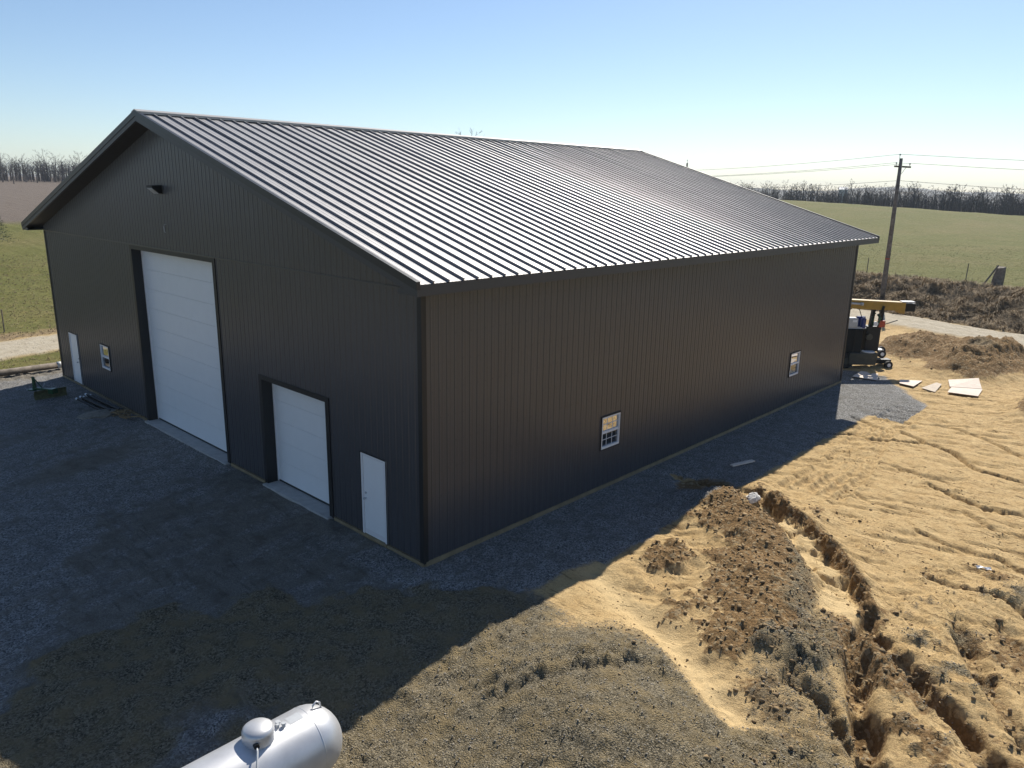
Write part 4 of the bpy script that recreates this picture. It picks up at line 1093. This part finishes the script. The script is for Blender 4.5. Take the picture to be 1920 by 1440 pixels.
# clods and stones
def scatter(name, label, cat, pts, rmin, rmax, mat, sd, power=2.5, squash=.75):
    rs_ = np.random.RandomState(sd)
    ph = (1 + 5 ** .5) / 2
    iv = np.array([(-1, ph, 0), (1, ph, 0), (-1, -ph, 0), (1, -ph, 0), (0, -1, ph), (0, 1, ph), (0, -1, -ph), (0, 1, -ph), (ph, 0, -1), (ph, 0, 1), (-ph, 0, -1), (-ph, 0, 1)]) / math.hypot(1, ph)
    fi = np.array([(0, 11, 5), (0, 5, 1), (0, 1, 7), (0, 7, 10), (0, 10, 11), (1, 5, 9), (5, 11, 4), (11, 10, 2), (10, 7, 6), (7, 1, 8), (3, 9, 4), (3, 4, 2), (3, 2, 6), (3, 6, 8), (3, 8, 9), (4, 9, 5), (2, 4, 11), (6, 2, 10), (8, 6, 7), (9, 8, 1)])
    n = len(pts); zz = terrain(pts[:, 0], pts[:, 1])[0]
    r_ = rmin + (rmax - rmin) * rs_.rand(n) ** power
    sc = np.stack([rs_.uniform(.75, 1.3, n), rs_.uniform(.75, 1.3, n), rs_.uniform(.6, 1.0, n) * squash], 1)
    V = iv[None] * (1 + rs_.uniform(-.4, .35, (n, 12, 1)))
    V = V * (r_[:, None] * sc)[:, None, :]
    a_ = rs_.uniform(0, 6.283, n); c_, s_ = np.cos(a_)[:, None], np.sin(a_)[:, None]
    V = np.stack([V[..., 0] * c_ - V[..., 1] * s_, V[..., 0] * s_ + V[..., 1] * c_, V[..., 2]], -1)
    V += np.column_stack([pts, zz + r_ * .25])[:, None, :]
    F = (fi[None] + (np.arange(n) * 12)[:, None, None]).reshape(-1, 3)
    me_ = bpy.data.meshes.new(name); V = V.reshape(-1, 3).astype(np.float32)
    me_.vertices.add(len(V)); me_.vertices.foreach_set('co', V.ravel())
    me_.loops.add(F.size); me_.loops.foreach_set('vertex_index', F.ravel().astype(np.int32))
    me_.polygons.add(len(F)); me_.polygons.foreach_set('loop_start', np.arange(0, F.size, 3, dtype=np.int32)); me_.polygons.foreach_set('loop_total', np.full(len(F), 3, dtype=np.int32))
    me_.update(calc_edges=True); me_.materials.append(mat)
    o = link(name, me_); tag(o, label, cat, kind='stuff')
scatter('soil_clods', 'loose brown soil clods strewn over the dug mound and trench edges', 'soil', np.concatenate([pick(15000, (-2, 10, -12, -2.8), 'soil', .35), pick(2500, (26, 38, -7, 3), 'soil', .4), np.column_stack([rs.uniform(0, 12, 500), rs.uniform(-12, -3, 500)])]), .007, .055, M_CLOD, 1, 6)
scatter('gravel_stones', 'loose grey stones on the gravel heap and around the tank', 'gravel', np.concatenate([pick(16000, (-9, 2, -11, -2.6), 'heap', .3), pick(9000, (2, 10, -12, -7), 'heap', .3), pick(9000, (-9, 12, -3, 3), 'gravel', .4)]), .005, .019, M_STONE, 2, 2.2)
cr_ = np.column_stack([rs.uniform(-1, 16, 14000), rs.uniform(-12.5, -3, 14000)])
cm_ = fbm(cr_[:, 0], cr_[:, 1], .6, 3, 14) + .25 * rs.randn(len(cr_))
scatter('dirt_crumbs', 'small tan crumbs of dry earth scattered over the open dirt', 'soil', cr_[cm_ > .3], .005, .03, simple('dry_crumb', (.36, .25, .125), .95, var=.35, scale=4), 5, 4)
# a far white-roofed farm building
x_, y_ = bearing(20.6, 640); fb = empty('farm_building', (x_, y_, 8.0), R(110)); fb.scale = (.6, .6, .8); tag(fb, 'far white roofed farm building among trees on the skyline', 'building')
MB().box(-5, 5, -4, 4, -14, 2.2).build('wall', M_GREY, fb)
MB().prism([(-5.4, -4.5, 2.0), (-5.4, 4.5, 2.0), (-5.4, 0, 4.2)], [(5.4, -4.5, 2.0), (5.4, 4.5, 2.0), (5.4, 0, 4.2)]).build('roof', M_ROOFW, fb)

# ------------------------------------------------------------------ haze
zlo = float(gz.min()) - 1.0
hzm = bpy.data.materials.new('haze'); hzm.use_nodes = True
hn = hzm.node_tree; hn.nodes.remove(hn.nodes['Principled BSDF'])
pv = hn.nodes.new('ShaderNodeVolumePrincipled'); pv.inputs['Color'].default_value = (.74, .87, 1.0, 1); pv.inputs['Density'].default_value = HAZE; pv.inputs['Anisotropy'].default_value = 0.0
hn.links.new(pv.outputs[0], hn.nodes['Material Output'].inputs['Volume'])
ex = max(abs(gx[0]), gx[-1], abs(gy[0]), gy[-1]) + 5
hb_ = MB().box(-ex, ex, -ex, ex, zlo, float(gz.max()) + 20).build('haze', hzm)
hb_['kind'] = 'stuff'; hb_['label'] = 'thin pale haze in the air over the far hills'; hb_['category'] = 'haze'
